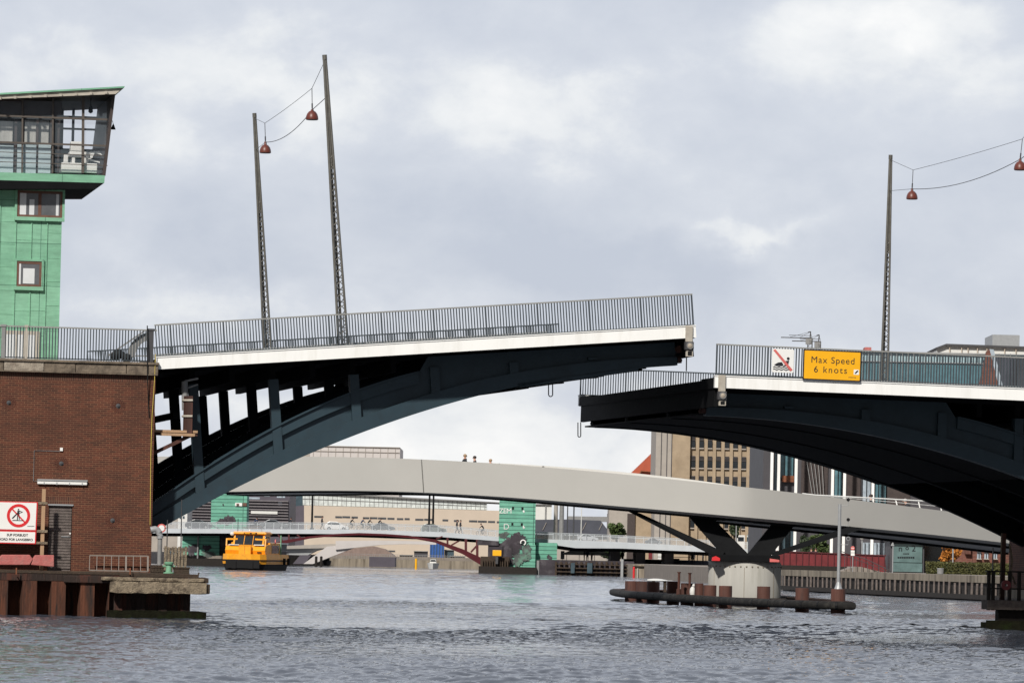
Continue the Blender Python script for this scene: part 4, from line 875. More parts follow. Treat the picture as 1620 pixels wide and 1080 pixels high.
def bicycle(loc, rz, label, group):
    root = thing('bicycle', label, 'bicycle', loc, group=group); L = Vector(loc); root.rotation_euler.z = rz
    P = lambda x, y, z: L + Vector((x, y, z))
    for x in (-.52, .52):
        m = MB(); m.tube([P(x + .33 * math.cos(t), 0, .34 + .33 * math.sin(t)) for t in [2 * PI * i / 20 for i in range(20)]], .022, 6, True)
        for i in range(6): t = PI * i / 6; m.bar(P(x + .32 * math.cos(t), 0, .34 + .32 * math.sin(t)), P(x - .32 * math.cos(t), 0, .34 - .32 * math.sin(t)), .006)
        m.build('wheel', M('black'), root)
    m = MB()
    for a, b in (((-.52, 0, .34), (-.08, 0, .30)), ((-.08, 0, .30), (.36, 0, .78)), ((-.08, 0, .30), (-.22, 0, .86)), ((-.22, 0, .80), (.36, 0, .84)), ((-.52, 0, .34), (-.22, 0, .80)), ((.52, 0, .34), (.36, 0, .98)), ((.40, .26, 1.0), (.40, -.26, 1.0))): m.tube([P(*a), P(*b)], .02, 6)
    m.build('frame', M('dark_grey'), root)
    m = MB(); m.box(loc[0] - .34, loc[0] - .10, loc[1] - .08, loc[1] + .08, loc[2] + .86, loc[2] + .91); m.build('saddle', M('black'), root)
    return root

# ------------------------------------------------------------------ grey footbridge behind
FB = [(230, 722, 775.5), (460, 722.3, 776), (560, 722.4, 776.3), (675, 727.3, 778.5), (743, 730, 782), (900, 742, 794.5), (980, 749.5, 800.5), (1040, 755, 805.5), (1170, 769, 816.5), (1300, 785, 828.3), (1400, 796.3, 838.3), (1519, 811.5, 850), (1600, 822, 859), (1720, 838, 873)]
def FY(px): return 268 + 18 * (max(0, 1177 - px) / 900) ** 1.5 + 10 * (max(0, px - 1177) / 520) ** 1.25
xs = [p[0] for p in FB]; pt = np.polyfit(xs, [p[1] for p in FB], 6); pb = np.polyfit(xs, [p[2] for p in FB], 6)
def ftop(px): return at(px, np.polyval(pt, px) if px > 330 else 722, FY(px))
def fbot(px): return at(px, np.polyval(pb, px), FY(px))
fbr = thing('footbridge', 'long smooth pale grey footbridge curving across the harbour under the drawbridge', 'footbridge', at(1177, 940, 292))
def foot_section(pxs, name):
    secs = []
    for px in pxs:
        a, b = ftop(px), fbot(px); a2, b2 = ftop(px + 2), fbot(px + 2); d = (b2 - b); d.z = 0; d.normalize(); nrm = Vector((-d.y, d.x, 0))   # away from the camera
        k = min(1, max(0, (px - 480) / 420)); wv = 7.6
        lean = .22
        A = a - nrm * lean
        secs.append([A, b, b + nrm * .5 + Vector((0, 0, -.02 - .13 * k)), b + nrm * (wv - 1) + Vector((0, 0, -.02 - .13 * k)), b + nrm * wv, a + nrm * (wv + lean), a + nrm * (wv + lean - .25) + Vector((0, 0, 0)), a + nrm * (wv - .5) + Vector((0, 0, -1.2)), a + nrm * .45 + Vector((0, 0, -1.2)), a + nrm * (.25 - lean)])
    n = 10; m = MB(); vs = [p for s in secs for p in s]; fs = []
    for i in range(len(secs) - 1):
        for k in range(n): fs.append((i * n + k, i * n + (k + 1) % n, (i + 1) * n + (k + 1) % n, (i + 1) * n + k))
    fs += [tuple(range(n)), tuple(range(len(secs) * n - 1, (len(secs) - 1) * n - 1, -1))]
    return m.add(vs, fs)
foot_section(np.linspace(230, 669.5, 50), 'west').build('girder', M('footbridge_paint'), fbr, smooth=True)
foot_section(np.linspace(671.2, 1720, 110), 'east').build('girder', M('footbridge_paint'), fbr, smooth=True)
foot = [px for px in np.linspace(240, 1710, 60)]
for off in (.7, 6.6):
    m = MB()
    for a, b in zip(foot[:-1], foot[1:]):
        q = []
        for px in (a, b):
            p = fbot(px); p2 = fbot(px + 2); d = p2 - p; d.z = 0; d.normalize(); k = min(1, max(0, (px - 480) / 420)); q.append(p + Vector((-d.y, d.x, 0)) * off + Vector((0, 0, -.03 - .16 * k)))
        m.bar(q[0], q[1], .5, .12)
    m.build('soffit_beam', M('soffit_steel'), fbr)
# steel V supports on the round concrete pier
PY = 269.0; pc = at(1177, 886, PY + 2.2); pcb = at(1177, 947, PY + 2.2)
R = (at(1235, 900, PY).x - at(1119, 900, PY).x) / 2
pier3 = thing('footbridge_pier', 'round pale concrete pier carrying the black V-shaped struts of the footbridge', 'bridge pier', (pcb.x, PY + R, 0))
c = Vector((pcb.x, PY + R, 0)); ztop = at(1177, 888, PY).z
m = MB(); m.lathe(c, [(R + .35, -1.5), (R + .35, .5), (R + .25, .55)], 40); m.build('pile_cap', M('pile_dark'), pier3)
m = MB(); m.lathe(c, [(R, .5), (R, ztop - .10), (R - .03, ztop - .06), (R - .05, ztop)], 48); m.build('drum', M('concrete'), pier3, smooth=True)
m = MB()
for i in range(40): t = 2 * PI * i / 40; p = c + Vector((R * math.cos(t), R * math.sin(t), ztop - .26)); m.lathe(p, [(.045, -.03), (.045, .03)], 6)
m.build('anchor_dots', M('concrete_old'), pier3)
for t in (-2.6, -1.63, -.7):
    m = MB(); p = c + Vector((math.cos(t) * R, math.sin(t) * R, 0)); m.box(p.x - .012, p.x + .012, p.y - .012, p.y + .012, .56, ztop - .3); m.build('formwork_seam', M('concrete_old'), pier3)
m = MB(); x0, x1 = at(1125, 880, PY).x, at(1234, 880, PY).x; zb0, zb1 = at(1178, 886.5, PY).z, at(1178, 875.5, PY).z
m.box(x0, x1, PY - .1, PY + 2 * R + .1, ztop, ztop + (zb1 - zb0)); zb1 = ztop + (zb1 - zb0); m.build('base_block', M('soffit_steel'), pier3, bevel=.03)
for (px0, px1, side) in ((1126, 1139, 0), (1218, 1233, 1)):
    m = MB(); a, b = at(px0, 885, PY - .5), at(px1, 885, PY - .5); P = [(a.x, ztop + .02), (b.x, ztop + .02), (b.x, ztop + .16), ((a.x + b.x) / 2, ztop + .27), (a.x + .03, ztop + .2)]
    if side: P = [(a.x, ztop + .02), (b.x, ztop + .02), (b.x, ztop + .14), (a.x, ztop + .2)]
    m.prism([Vector((x, PY - .5, z)) for x, z in P], (0, .39, 0)); m.build('red_cap', M('sign_red') if not side else M('sign_redpale'), pier3)
def strut(q, dep, y0, y1=None):
    m = MB(); n = len(q); y1 = y0 if y1 is None else y1
    f = [at(px, py, y0 if i < n / 2 else y1) for i, (px, py) in enumerate(q)]; m.prism(f, (0, dep, 0)); m.build('strut', M('soffit_steel'), pier3)
strut([(1136, 883), (1147, 873), (1014, 812), (978, 800)], .5, PY + .05, PY + 1.3)
strut([(1146, 880), (1188, 880), (1120, 811), (1081, 806)], 1.1, PY + .3, PY + .9)
strut([(1181, 879), (1219, 879), (1262, 824), (1226, 824)], 1.1, PY + .3, PY + .9)
strut([(1219, 875), (1228, 879), (1366, 836), (1344, 832)], .5, PY + .05, PY + 1.3)
# white handrail of the ramp at right
hr = thing('handrail', 'white metal handrail above the right end of the grey footbridge', 'railing', ftop(1420))
m = MB(); pts = []
for px in np.linspace(1270, 1530, 14): k = max(0, min(1, (px - 1290) / 200)); p = ftop(px); p.z += .02 + .46 * k; p.y += .3; pts.append(p)
m.tube(pts, .04, 6); m.build('top_rail', M('sign_white'), hr)
m = MB(); m.tube([p - Vector((0, 0, (p.z - ftop(px).z) * .5)) for p, px in zip(pts, np.linspace(1270, 1530, 14))], .015, 5); m.build('middle_rail', M('sign_white'), hr)
for px in (1382, 1419, 1455, 1489, 1521): m = MB(); p = ftop(px); k = max(0, min(1, (px - 1290) / 200)); m.bar(p + Vector((.06, .3, -.1)), p + Vector((-.06, .3, .02 + .46 * k)), .06); m.build('post', M('sign_white'), hr)
def onfoot(px, back=2.2):
    p = ftop(px); d = ftop(px + 2) - p; d.z = 0; d.normalize(); q = p + Vector((-d.y, d.x, 0)) * back; q.z = p.z - 1.2; return q
fgroup = 'people on the grey footbridge'
def crowd(px, head_py, rz, pose, cloth, legs, hair, label, back, long=False):
    q_ = px
    for _ in range(12):
        p = onfoot(q_, back); d = p + Vector((0, 0, 1.7)) - CAM; q_ += (px - (CX + F * d.dot(cR) / d.dot(cF))) * .8
    hz = at(px, head_py, p.y).z; s = 1.0
    o = person(p, rz, pose, cloth, legs, hair, label, fgroup, long); k = (hz - p.z) / 1.79
    if .6 < k < 1.2: o.scale = (k, k, k)
    return o
crowd(735, 717, 0.3, 'walk', 'cloth_dark', 'cloth_blue', 'hair_fair', 'fair-haired person in a dark jacket, leftmost on top of the grey footbridge', 1.5)
crowd(752, 720, PI, 'walk', 'cloth_dark', 'cloth_dark', 'hair_dark', 'dark-haired person in black, second from left on top of the grey footbridge', 2.0)
crowd(777, 725, 2.6, 'walk', 'cloth_white', 'cloth_blue', 'hair_fair', 'brown-haired person of whom only the head shows over the grey footbridge', 2.3)
crowd(859, 736.5, 0, 'walk', 'cloth_blue', 'cloth_dark', 'hair_dark', 'person nearly hidden, a dark head top alone over the middle of the footbridge', 3.2)
crowd(1379, 780.5, PI, 'walk', 'cloth_dark', 'cloth_dark', 'hair_dark', 'person in black walking near the right end of the footbridge', 1.2)
p = onfoot(1461, 1.4); p.z = at(1440, 789.5, p.y).z - 1.66; bicycle(p, PI, 'bicycle ridden behind the white handrail of the footbridge', None)
person(p, PI, 'ride', 'cloth_dark', 'cloth_dark', 'hair_grey', 'grey-haired cyclist in dark clothes bending forward behind the white handrail', fgroup)

# ------------------------------------------------------------------ fender ring round the pier
RP = [(969, 936, 307), (975, 936.8, 299), (992, 939, 290), (1050, 943.5, 276), (1117, 948, 264), (1177, 951.5, 256), (1255, 955, 250), (1320, 957, 247.6), (1349, 957.8, 247.4)]
LP = [Vector((at(px, py, Y).x, Y, .42)) for px, py, Y in RP]
BK = [Vector((x, y, .42)) for x, y in ((17.0, 249), (17.0, 253), (16.6, 260), (15.9, 275), (14.6, 290), (12.4, 302), (9.6, 309), (7.4, 310.5))]
ring = thing('fender_ring', 'long black floating fender ring on rusty piles around the footbridge pier', 'fender', (12, 272, 0))
m = MB(); m.tube(LP + BK, .20, 12, True); tub = m.build('fender_tube', M('rubber'), ring, smooth=True)
LPi = []
for i in range(len(LP)):
    d = (LP[min(i + 1, len(LP) - 1)] - LP[max(i - 1, 0)]).normalized(); LPi.append(LP[i] + Vector((-d.y, d.x, 0)) * .78)
def along(px, LP=LP):                                            # point of the near side seen at that pixel column
    for a, b in zip(LP[:-1], LP[1:]):
        for k in range(41):
            q = a.lerp(b, k / 40); d = q - CAM; sx = CX + F * d.dot(cR) / d.dot(cF)
            if sx >= px: return q
    return LP[-1]
m = MB()
for px in list(range(985, 1350, 26)): q, q2 = along(px), along(px + 3); d = (q2 - q).normalized(); m.tube([q - d * .06, q + d * .06], .216, 10)
m.build('fender_collars', M('black'), tub)
m = MB(); ctr = Vector((12.6, 276, 0)); P_ = LP + BK
for i in range(len(P_)):
    a, b = P_[i], P_[(i + 1) % len(P_)]; ia, ib = [p + (ctr - p).normalized() * 1.6 for p in (a, b)]; q = [p.copy() for p in (a, b, ib, ia)]
    for p in q: p.z = .57
    m.prism(q, (0, 0, .06))
m.build('walkway', M('rust_dark'), ring)
def pile(px, yt, w, q=None):
    c = along(px, LPi).copy() if q is None else q; z = at(px, yt, c.y).z; r = w / 2 / F * c.y
    m = MB(); m.lathe((c.x, c.y, -1.2), [(r, 0), (r, z + 1.17), (r * .96, z + 1.2)], 18); m.build('pile', M('rust_plain'), ring, smooth=True); return Vector((c.x, c.y, z))
for px, yt, w in ((998, 918.5, 20), (1015, 919, 19), (1033, 919.5, 20), (1064, 919, 20), (1087, 922, 21), (1104, 922, 14), (1121, 925, 21), (1146, 926, 21), (1206, 927, 21), (1269, 929.5, 22)): pile(px, yt, w)
sp_ = pile(1325, 931, 23)
# signal mast on the ring's end
sm = thing('signal_mast', 'slim grey signal mast with disc lamps standing on the end pile of the fender ring', 'signal mast', sp_)
t = at(1327.5, 797, sp_.y); m = MB(); m.tube([sp_, Vector((sp_.x, sp_.y, sp_.z + .35))], [.2, .075], 12); m.tube([sp_ + Vector((0, 0, .3)), Vector((sp_.x, sp_.y, t.z))], .078, 12); m.build('pole', M('galv'), sm, smooth=True)
for py, ringy in ((790, 0), (821.5, 0), (851.5, 1)):
    cc = at(1342, py, sp_.y - .1); m = MB(); m.lathe(cc, [(.085, .08), (.085, 0), (.03, -.01)] if not ringy else [(.10, .05), (.10, 0)], 16, 'Y'); sg = m.build('signal_lamp', M('black') if not ringy else M('galv'), sm)
    if ringy: m = MB(); m.lathe(cc + Vector((0, -.006, 0)), [(.07, .005), (.07, 0)], 14, 'Y'); m.build('lens', M('dark_grey'), sg)
    m = MB(); z2 = cc.z - .3; m.tube([Vector((sp_.x, sp_.y, z2)), Vector((cc.x, sp_.y - .05, z2)), Vector((cc.x, sp_.y - .05, cc.z - .07))], .016, 6); m.build('arm', M('galv'), sm)
# things on the ring
p = at(1044, 914, 292); 
def resting(m, *a, **k): return single(m, *a, **k)
bt = thing('upturned_dinghy', 'white upturned dinghy lying on the walkway of the fender ring', 'dinghy', (p.x, p.y, .72))
m = MB(); a, b = at(1024, 917, 292), at(1064, 916, 292); n = 12; vs = []; fs = []; L_ = (b - a).length
for i in range(n + 1):
    f = i / n; w = .62 * math.sin(min(1, f * 1.6 + .12) * PI / 2); zt = a.z + .0 + .10 * math.sin(PI * min(1, f + .15)); x = a.x + (b.x - a.x) * f
    vs += [(x, 292 - w, a.z - .02), (x, 292 - w * .6, zt - .02), (x, 292, zt), (x, 292 + w * .6, zt - .04), (x, 292 + w, a.z - .06)]
for i in range(n):
    for k in range(4): fs.append((i * 5 + k, i * 5 + k + 1, i * 5 + k + 6, i * 5 + k + 5))
fs += [(4, 3, 2, 1, 0), tuple(n * 5 + k for k in range(5))]
m.add(vs, fs); m.build('hull', M('far_white'), bt, smooth=True)
m = MB()
for f in (.25, .7): x = a.x + (b.x - a.x) * f; m.box(x - .08, x + .08, 291.5, 292.5, .6, a.z - .04)
m.build('trestle', M('timber_dark'), bt)
for px, yt, lab in ((1074, 904, 'short rusty post standing on the fender ring, the left of two'), (1091, 905.5, 'short rusty post standing on the fender ring, the right of two')):
    b = at(px, 922, 272); t = at(px, yt, 272); b.z = .6; m = MB(); m.lathe(b, [(.13, 0), (.13, .3), (.07, .34), (.07, t.z - .66), (.10, t.z - .65), (.10, t.z - .6)], 12); single(m, 'rusty_post', M('rust_plain'), lab, 'post', b, group='rusty posts on the fender ring')
b = at(1096, 916, 271); b.z = .6; m = MB(); m.lathe(b, [(.13, 0), (.16, .15), (.14, .35), (.06, .46)], 10); m.ball(b + Vector((.06, 0, .52)), .09, 8); single(m, 'white_buoy', M('far_white'), 'small white buoy standing between the rusty posts and the pier', 'buoy', b, smooth=True)

# ------------------------------------------------------------------ foliage
def leaves(m, c, rad, n, size, rr, shell=.45):
    for _ in range(n):
        while True:
            d = Vector((rr.uniform(-1, 1), rr.uniform(-1, 1), rr.uniform(-1, 1)))
            if shell < d.length < 1: break
        p = Vector(c) + Vector((d.x * rad[0], d.y * rad[1], d.z * rad[2])); s = size * rr.uniform(.5, 1.3)
        a = Vector((rr.uniform(-1, 1), rr.uniform(-1, 1), rr.uniform(-1, 1))).normalized(); b = a.cross(Vector((rr.uniform(-1, 1), rr.uniform(-1, 1), rr.uniform(-1, 1)))).normalized()
        m.add([p - a * s, p + b * s * .6, p + a * s, p - b * s * .6], [(0, 1, 2, 3)])
def tree(px0, px1, pyt, pyb, Y, base, label, mt, seed, n=1500, size=.3, group=None, blobs=9):
    rr = random.Random(seed); a, b = at(px0, (pyt + pyb) / 2, Y).x, at(px1, (pyt + pyb) / 2, Y).x; zt, zb = at((px0 + px1) / 2, pyt, Y).z, at((px0 + px1) / 2, pyb, Y).z
    cx = (a + b) / 2; w = (b - a) / 2; h = (zt - zb) / 2; cz = (zt + zb) / 2; root = thing('broadleaf_tree', label, 'tree', (cx, Y + w, base), group=group)
    cc = []; m = MB()
    for i in range(blobs):
        t = rr.uniform(0, 2 * PI); q = rr.uniform(.2, .62); c = Vector((cx + w * q * math.cos(t), Y + w + w * q * math.sin(t), cz + h * rr.uniform(-.6, .62))); cc.append(c); k = rr.uniform(.3, .5)
        leaves(m, c, (w * k, w * k, h * k * 1.05), n // blobs, size, rr, .35)
    m.build('crown', M(mt), root)
    m = MB(); top = Vector((cx, Y + w, cz)); m.tube([Vector((cx, Y + w, base)), Vector((cx + .1, Y + w, (base + cz) / 2)), top], [w * .11 + .06, w * .08 + .04, w * .05 + .03], 8)
    for c in cc: m.tube([top.lerp(Vector((cx, Y + w, base)), .3), top.lerp(c, .5) - Vector((0, 0, .1 * h)), c], [.05 + w * .03, .04 + w * .015, .02], 5)
    m.build('trunk', M('bark'), root); return root
# ------------------------------------------------------------------ far road bridge with red arch
def KY(px): return 728 - .075 * (px - 240)
KD = [(150, 834.6, 841.6), (240, 835.5, 842.8), (430, 836.6, 843.4), (560, 837.2, 844.4), (700, 841.2, 849), (790, 849, 855.6), (849, 852, 857.5), (911, 854.2, 866.5), (980, 857, 867), (1110, 863.8, 872.5), (1250, 872, 881), (1420, 884, 893)]
kb = thing('road_bridge', 'distant road bridge with a dark red steel arch and pale mesh railing', 'road bridge', at(600, 895, 690))
def strip(m, P, dy0, dy1):
    for a, b in zip(P[:-1], P[1:]):
        q = [at(a[0], a[1], KY(a[0])), at(b[0], b[1], KY(b[0])), at(b[0], b[2], KY(b[0])), at(a[0], a[2], KY(a[0]))]
        m.prism([p + Vector((0, dy0, 0)) for p in q], (0, dy1 - dy0, 0))
m = MB(); strip(m, KD, 0, .5); strip(m, KD, 25.5, 26); m.build('edge_beam', M('pale_steel'), kb)
m = MB(); strip(m, [(a, b + .6, c - 1.5) for a, b, c in KD], .5, 25.5); m.build('deck', M('asphalt'), kb)
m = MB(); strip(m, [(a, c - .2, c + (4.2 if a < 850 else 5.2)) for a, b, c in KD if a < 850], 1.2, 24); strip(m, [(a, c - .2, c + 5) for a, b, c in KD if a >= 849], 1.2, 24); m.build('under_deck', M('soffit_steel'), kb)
m = MB(); strip(m, [(a, b - 10.3, b) for a, b, c in KD], .1, .14); ro = m.build('mesh_railing', M('rail_mesh'), kb)
m = MB(); strip(m, [(a, b - 10.9, b - 10.2) for a, b, c in KD], .05, .2)
for px in range(160, 1400, 13): bb = np.interp(px, [k[0] for k in KD], [k[1] for k in KD]); p, q = at(px, bb, KY(px)), at(px, bb - 10.4, KY(px)); m.box(p.x - .03, p.x + .03, p.y + .05, p.y + .15, p.z, q.z)
m.build('railing_frame', M('pale_steel'), ro)
m = MB(); strip(m, [(a, b - 10, b - 9) for a, b, c in KD], 25.6, 25.7); m.build('rear_rail', M('pale_steel'), kb)
def arch(dy):
    o = [(374, 893), (404, 876), (447, 860), (490, 851.3), (530, 847.3), (568, 846), (610, 847.3), (646, 850), (689, 858), (732, 876), (760, 893)]
    i = [(374, 881), (404, 867.5), (447, 854.5), (490, 847.8), (530, 844), (568, 842.5), (610, 844), (646, 846.5), (689, 853), (732, 868), (760, 881)]
    m = MB(); m.prism([at(*p, KY(p[0]) + dy) for p in i] + [at(*p, KY(p[0]) + dy) for p in o[::-1]], (0, .9, 0))
    a = m.build('arch_rib', M('arch_red'), kb)
    bars = [(708, 850, 708, 862, 3), (737, 852, 737, 872, 4), (755, 853, 755, 882, 4), (714, 862, 733, 851, 2.5), (745, 873, 764, 852, 3), (457, 845, 457, 857, 2.5), (440, 845, 449, 858, 2), (470, 845, 478, 852, 2), (424, 845, 424, 863, 2.5), (700, 848, 690, 852, 2), (400, 845, 420, 860, 2), (384, 845, 384, 876, 3)]
    m = MB()
    for x0, y0, x1, y1, w in bars: Y = KY(x0) + dy + .45; m.bar(at(x0, y0, Y), at(x1, y1, Y), w * .088, .4, (0, 1, 0))
    m.build('spandrel_bars', M('arch_red'), a)
arch(-.35); arch(12); arch(22)
for px0, px1 in ((966, 981), (1006, 1021), (1052, 1066)):
    m = MB(); bxp(m, px0, px1, 868, 890, KY(px0) + 4, 16, 1.7); m.build('pillar', M('dark_clad'), kb)
# lamp masts on the road bridge
for px, top, dy, lab in ((493.3, 770, 1.5, 'thin black lamp mast on the road bridge right of the louvred block'), (678.5, 776, 1.5, 'thin dark lamp mast on the road bridge, the left of two close together'), (684.8, 776, 14, 'thin dark lamp mast on the road bridge, the right of two close together')):
    b = at(px, 838, KY(px) + dy); t = at(px, top - 40, KY(px) + dy); t.x = b.x; m = MB(); m.tube([b - Vector((0, 0, .3)), t], [.16, .10], 8); m.lathe(b, [(.28, 0), (.28, .3)], 8); single(m, 'lamp_mast', M('black'), lab, 'lamp mast', group='lamp masts on the road bridge')
# green copper towers of the road bridge
def ktower(px0, px1, pyt, pyb, label, dark, Y):
    root = thing('bridge_tower', label, 'bridge tower', at((px0 + px1) / 2, pyb, Y + 2)); m = MB(); bxp(m, px0, px1, pyt, 862, Y, 6); m.build('upper_shaft', M('lapped_copper'), root)
    return root
Y = 676
kt = ktower(790, 847.5, 740, 906, 'green lapped-copper tower with graffiti beside the red arch', 0, Y)
m = MB(); bxp(m, 775, 847, 861, 897, Y - .4, 8, .9); m.build('lower_shaft', M('lapped_copper'), kt)
for px, py in ((811.5, 803.5), (826.5, 804), (810.5, 828.5), (825.5, 829)):
    m = MB(); bxp(m, px - 1.6, px + 1.6, py - 2, py + 2, Y - .05, .1); m.build('window', M('black'), kt)
m = MB()
rr = random.Random(3)
def blotch(px, py, rx, ry, Yb, mt, nm, par, seed, n=110):
    r = random.Random(seed); pts = []
    ph = [r.uniform(0, 6) for _ in range(6)]
    for i in range(n): t = 2 * PI * i / n; k = .86 + .16 * math.sin(2 * t + ph[0]) + .12 * math.sin(3 * t + ph[1]) + .09 * math.sin(7 * t + ph[2]) + .07 * math.sin(13 * t + ph[3]) + .06 * math.sin(23 * t + ph[4]) + r.uniform(-.07, .07); pts.append(at(px + rx * k * math.cos(t), py + ry * k * math.sin(t), Yb))
    m = MB(); m.prism(pts, (0, .05, 0)); return m.build(nm, M(mt), par)
mat('mural_dark', (.035, .028, .036), .8, .5, .9, stain=(.10, .09, .10), sscale=.8, samt=.8)
mat('mural_pale', (.085, .10, .095), .8, .5, .9, stain=(.12, .28, .2), sscale=.9, samt=.8)
blotch(812, 860, 23, 17, Y - .47, 'mural_dark', 'mural', kt, 5); blotch(800, 880, 17, 14, Y - .53, 'mural_dark', 'mural', kt, 6); blotch(822, 884, 12, 12, Y - .59, 'mural_pale', 'mural', kt, 9); blotch(797, 846, 8, 6, Y - .06, 'mural_pale', 'mural', kt, 12); blotch(834, 872, 7, 16, Y - .50, 'mural_pale', 'mural', kt, 14)
text('ZEM', .95, at(799.5, 808, Y - .05), (1, 0, .02), (-.02, 0, 1), 'graffiti', M('sign_white'), kt, space=.9); text('D', 1.1, at(801, 833, Y - .05), (1, 0, 0), (0, 0, 1), 'graffiti', M('far_white'), kt)
blotch(828.5, 808.5, 1.4, 2.6, Y - .06, 'sign_white', 'graffiti_drop', kt, 21); blotch(828.5, 833.5, 2.0, 2.4, Y - .06, 'far_white', 'graffiti_drop', kt, 22)
m = MB(); m.ring(at(827.5, 857.5, Y - .66), .25, .4, .05, -1.2, 3.6, 18); m.build('graffiti', M('sign_white'), kt)
m = MB(); bxp(m, 757, 849, 896, 908.5, Y - 3, 14, -1); m.build('fender_base', M('pile_dark'), kt)
m = MB(); bxp(m, 760, 806, 880, 897, Y - 2, 3, .8)
for i in range(11): bxp(m, 762 + i * 4, 764 + i * 4, 885, 896, Y - 2.5, .4)
m.build('fender_timbers', M('timber_dark'), kt)
m = MB(); bxp(m, 755, 789, 855, 862, Y - 1, 6); bxp(m, 772, 795, 862, 880, Y - .8, 3); m.build('arch_bearing', M('mural_dark'), kt)
m = MB(); bxp(m, 847.5, 881, 858, 897, Y + 1.5, 8); m.build('green_annex', M('lapped_copper'), kt)
blotch(869, 881, 4.5, 4, Y + 1.44, 'mural_dark', 'annex_graffiti', kt, 31)
m = MB(); bxp(m, 849, 856, 886, 909, Y - 2.4, 1, -1); m.build('mooring_pile', M('mid_grey'), kt)
c = at(786, 874, Y - 4); m = MB(); bxp(m, 779.3, 793.3, 869.8, 879, Y - 3.4, .25); ys = thing('yellow_sign', 'small plain yellow board on the dark base of the green tower', 'sign', (c.x, Y - 3.4, at(786, 879, Y - 3.4).z)); m.build('panel', M('sign_yellow'), ys, bevel=.06)
m = MB(); bxp(m, 784, 788, 879, 886, Y - 3.3, .3, 1.3); bxp(m, 781, 791, 872, 873, Y - 3.15, 1.2); m.build('post', M('dark_grey'), ys)
Y = 728
kl = ktower(334, 390.5, 745, 895, 'green lapped-copper tower with dark graffiti behind the yellow ferry', 1, Y + 20)
m = MB(); bxp(m, 372, 383, 795, 800, Y + 19.8, .3); kw = m.build('window', M('sign_white'), kl)
m = MB(); bxp(m, 374, 378, 796.2, 799, Y + 19.7, .1); bxp(m, 384, 390, 795, 800, Y + 19.8, .2); m.build('pane', M('brown_frame'), kw)
blotch(362, 822, 9, 9, Y + 19.9, 'mural_dark', 'mural', kl, 41); blotch(351, 824, 10, 4, Y + 19.85, 'mural_dark', 'mural', kl, 42); blotch(353, 798, 1.2, 2, Y + 19.9, 'mural_dark', 'mural', kl, 43)
m = MB(); bxp(m, 288, 347, 840, 884, Y - 2, 10, 1.5); m.build('lower_shaft', M('lapped_copper'), kl)
blotch(304, 869, 9, 11, Y - 2.1, 'mural_dark', 'mural', kl, 44); blotch(327, 866, 7, 6, Y - 2.1, 'mural_dark', 'mural', kl, 45); blotch(330, 876, 14, 5, Y - 2.06, 'mural_pale', 'mural', kl, 46)
m = MB(); bxp(m, 347, 368, 842, 884, Y - 1.5, 8, 1.5); m.build('stone_flank', M('mural_dark'), kl)
m = MB(); bxp(m, 275, 372, 883, 895.5, Y - 4, 14, -1); m.build('fender_base', M('pile_dark'), kl)
m = MB(); p = at(313.5, 845, Y - 2.3); q = at(314, 883, Y - 2.3); m.tube([Vector((p.x - .4, p.y, p.z)), p, Vector((p.x, p.y, q.z))], .12, 6); m.build('drain_pipe', M('mid_grey'), kl)
# cars and cyclists on the road bridge
def car(px0, px1, pyb, dy, col, label, group='cars on the road bridge', kind='hatch', right=True):
    Y = KY((px0 + px1) / 2) + dy; a, b = at(px0, pyb, Y), at(px1, pyb, Y); L = 4.1; s = (b.x - a.x) / L; base = Vector((a.x, Y, a.z)); root = thing('car', label, 'car', ((a.x + b.x) / 2, Y + .8, a.z), group=group)
    f = (lambda x: x) if right else (lambda x: L - x)
    P = lambda x, z, y: base + Vector((f(x) * s, y * s, z * s * 1.0))
    body = [(.05, .3), (0, .62), (.1, .9), (.25, .98), (3.0, .92), (3.85, .78), (4.08, .6), (4.08, .32), (3.6, .25), (.4, .25)]
    cab = [(.18, .97), (.5, 1.38), (.9, 1.47), (2.0, 1.45), (2.5, 1.3), (3.05, .93)]
    if kind == 'saloon': cab = [(.5, .95), (1.1, 1.35), (1.5, 1.42), (2.2, 1.40), (2.6, 1.26), (3.1, .92)]
    m = MB(); m.prism([P(x, z, 0) for x, z in body], (0, 1.7 * s, 0)); m.prism([P(x, z + (.05 if 1 < i < 4 else 0), .12) for i, (x, z) in enumerate(cab)], (0, 1.46 * s, 0)); m.build('body', M(col), root, bevel=.06 * s)
    win = [(.5, 1.0), (.72, 1.33), (1.0, 1.39), (1.95, 1.38), (2.38, 1.24), (2.75, .98)]
    if kind == 'saloon': win = [(.95, 1.0), (1.25, 1.3), (1.55, 1.35), (2.15, 1.33), (2.5, 1.2), (2.8, .98)]
    m = MB(); m.prism([P(x, z, .10) for x, z in win], (0, .03 * s, 0)); m.build('side_window', M('glass_dark'), root)
    for wx in (.78, 3.2):
        m = MB(); m.lathe(P(wx, .31, -.02), [(.31 * s, .2 * s), (.31 * s, 0)], 14, 'Y'); w = m.build('wheel', M('black'), root); m = MB(); m.lathe(P(wx, .31, -.03), [(.18 * s, .02 * s), (.18 * s, 0)], 10, 'Y'); m.build('rim', M('galv'), w)
    return root
mat('car_white', (.75, .75, .75), .3, .03); mat('car_grey', (.12, .13, .14), .3, .05); mat('car_green', (.10, .12, .10), .3, .05); mat('car_dark', (.04, .045, .055), .3, .05); mat('car_silver', (.45, .47, .5), .3, .05)
car(513, 552, 838.5, 7, 'car_white', 'white hatchback car on the road bridge', right=True)
car(586, 625, 839.5, 9, 'car_grey', 'dark grey car on the road bridge over the top of the red arch', kind='saloon')
car(665, 707, 843, 7, 'car_green', 'greenish grey car on the road bridge right of the two close masts')
car(410, 455, 836.8, 8, 'car_grey', 'dark saloon car on the road bridge before the louvred block', kind='saloon')
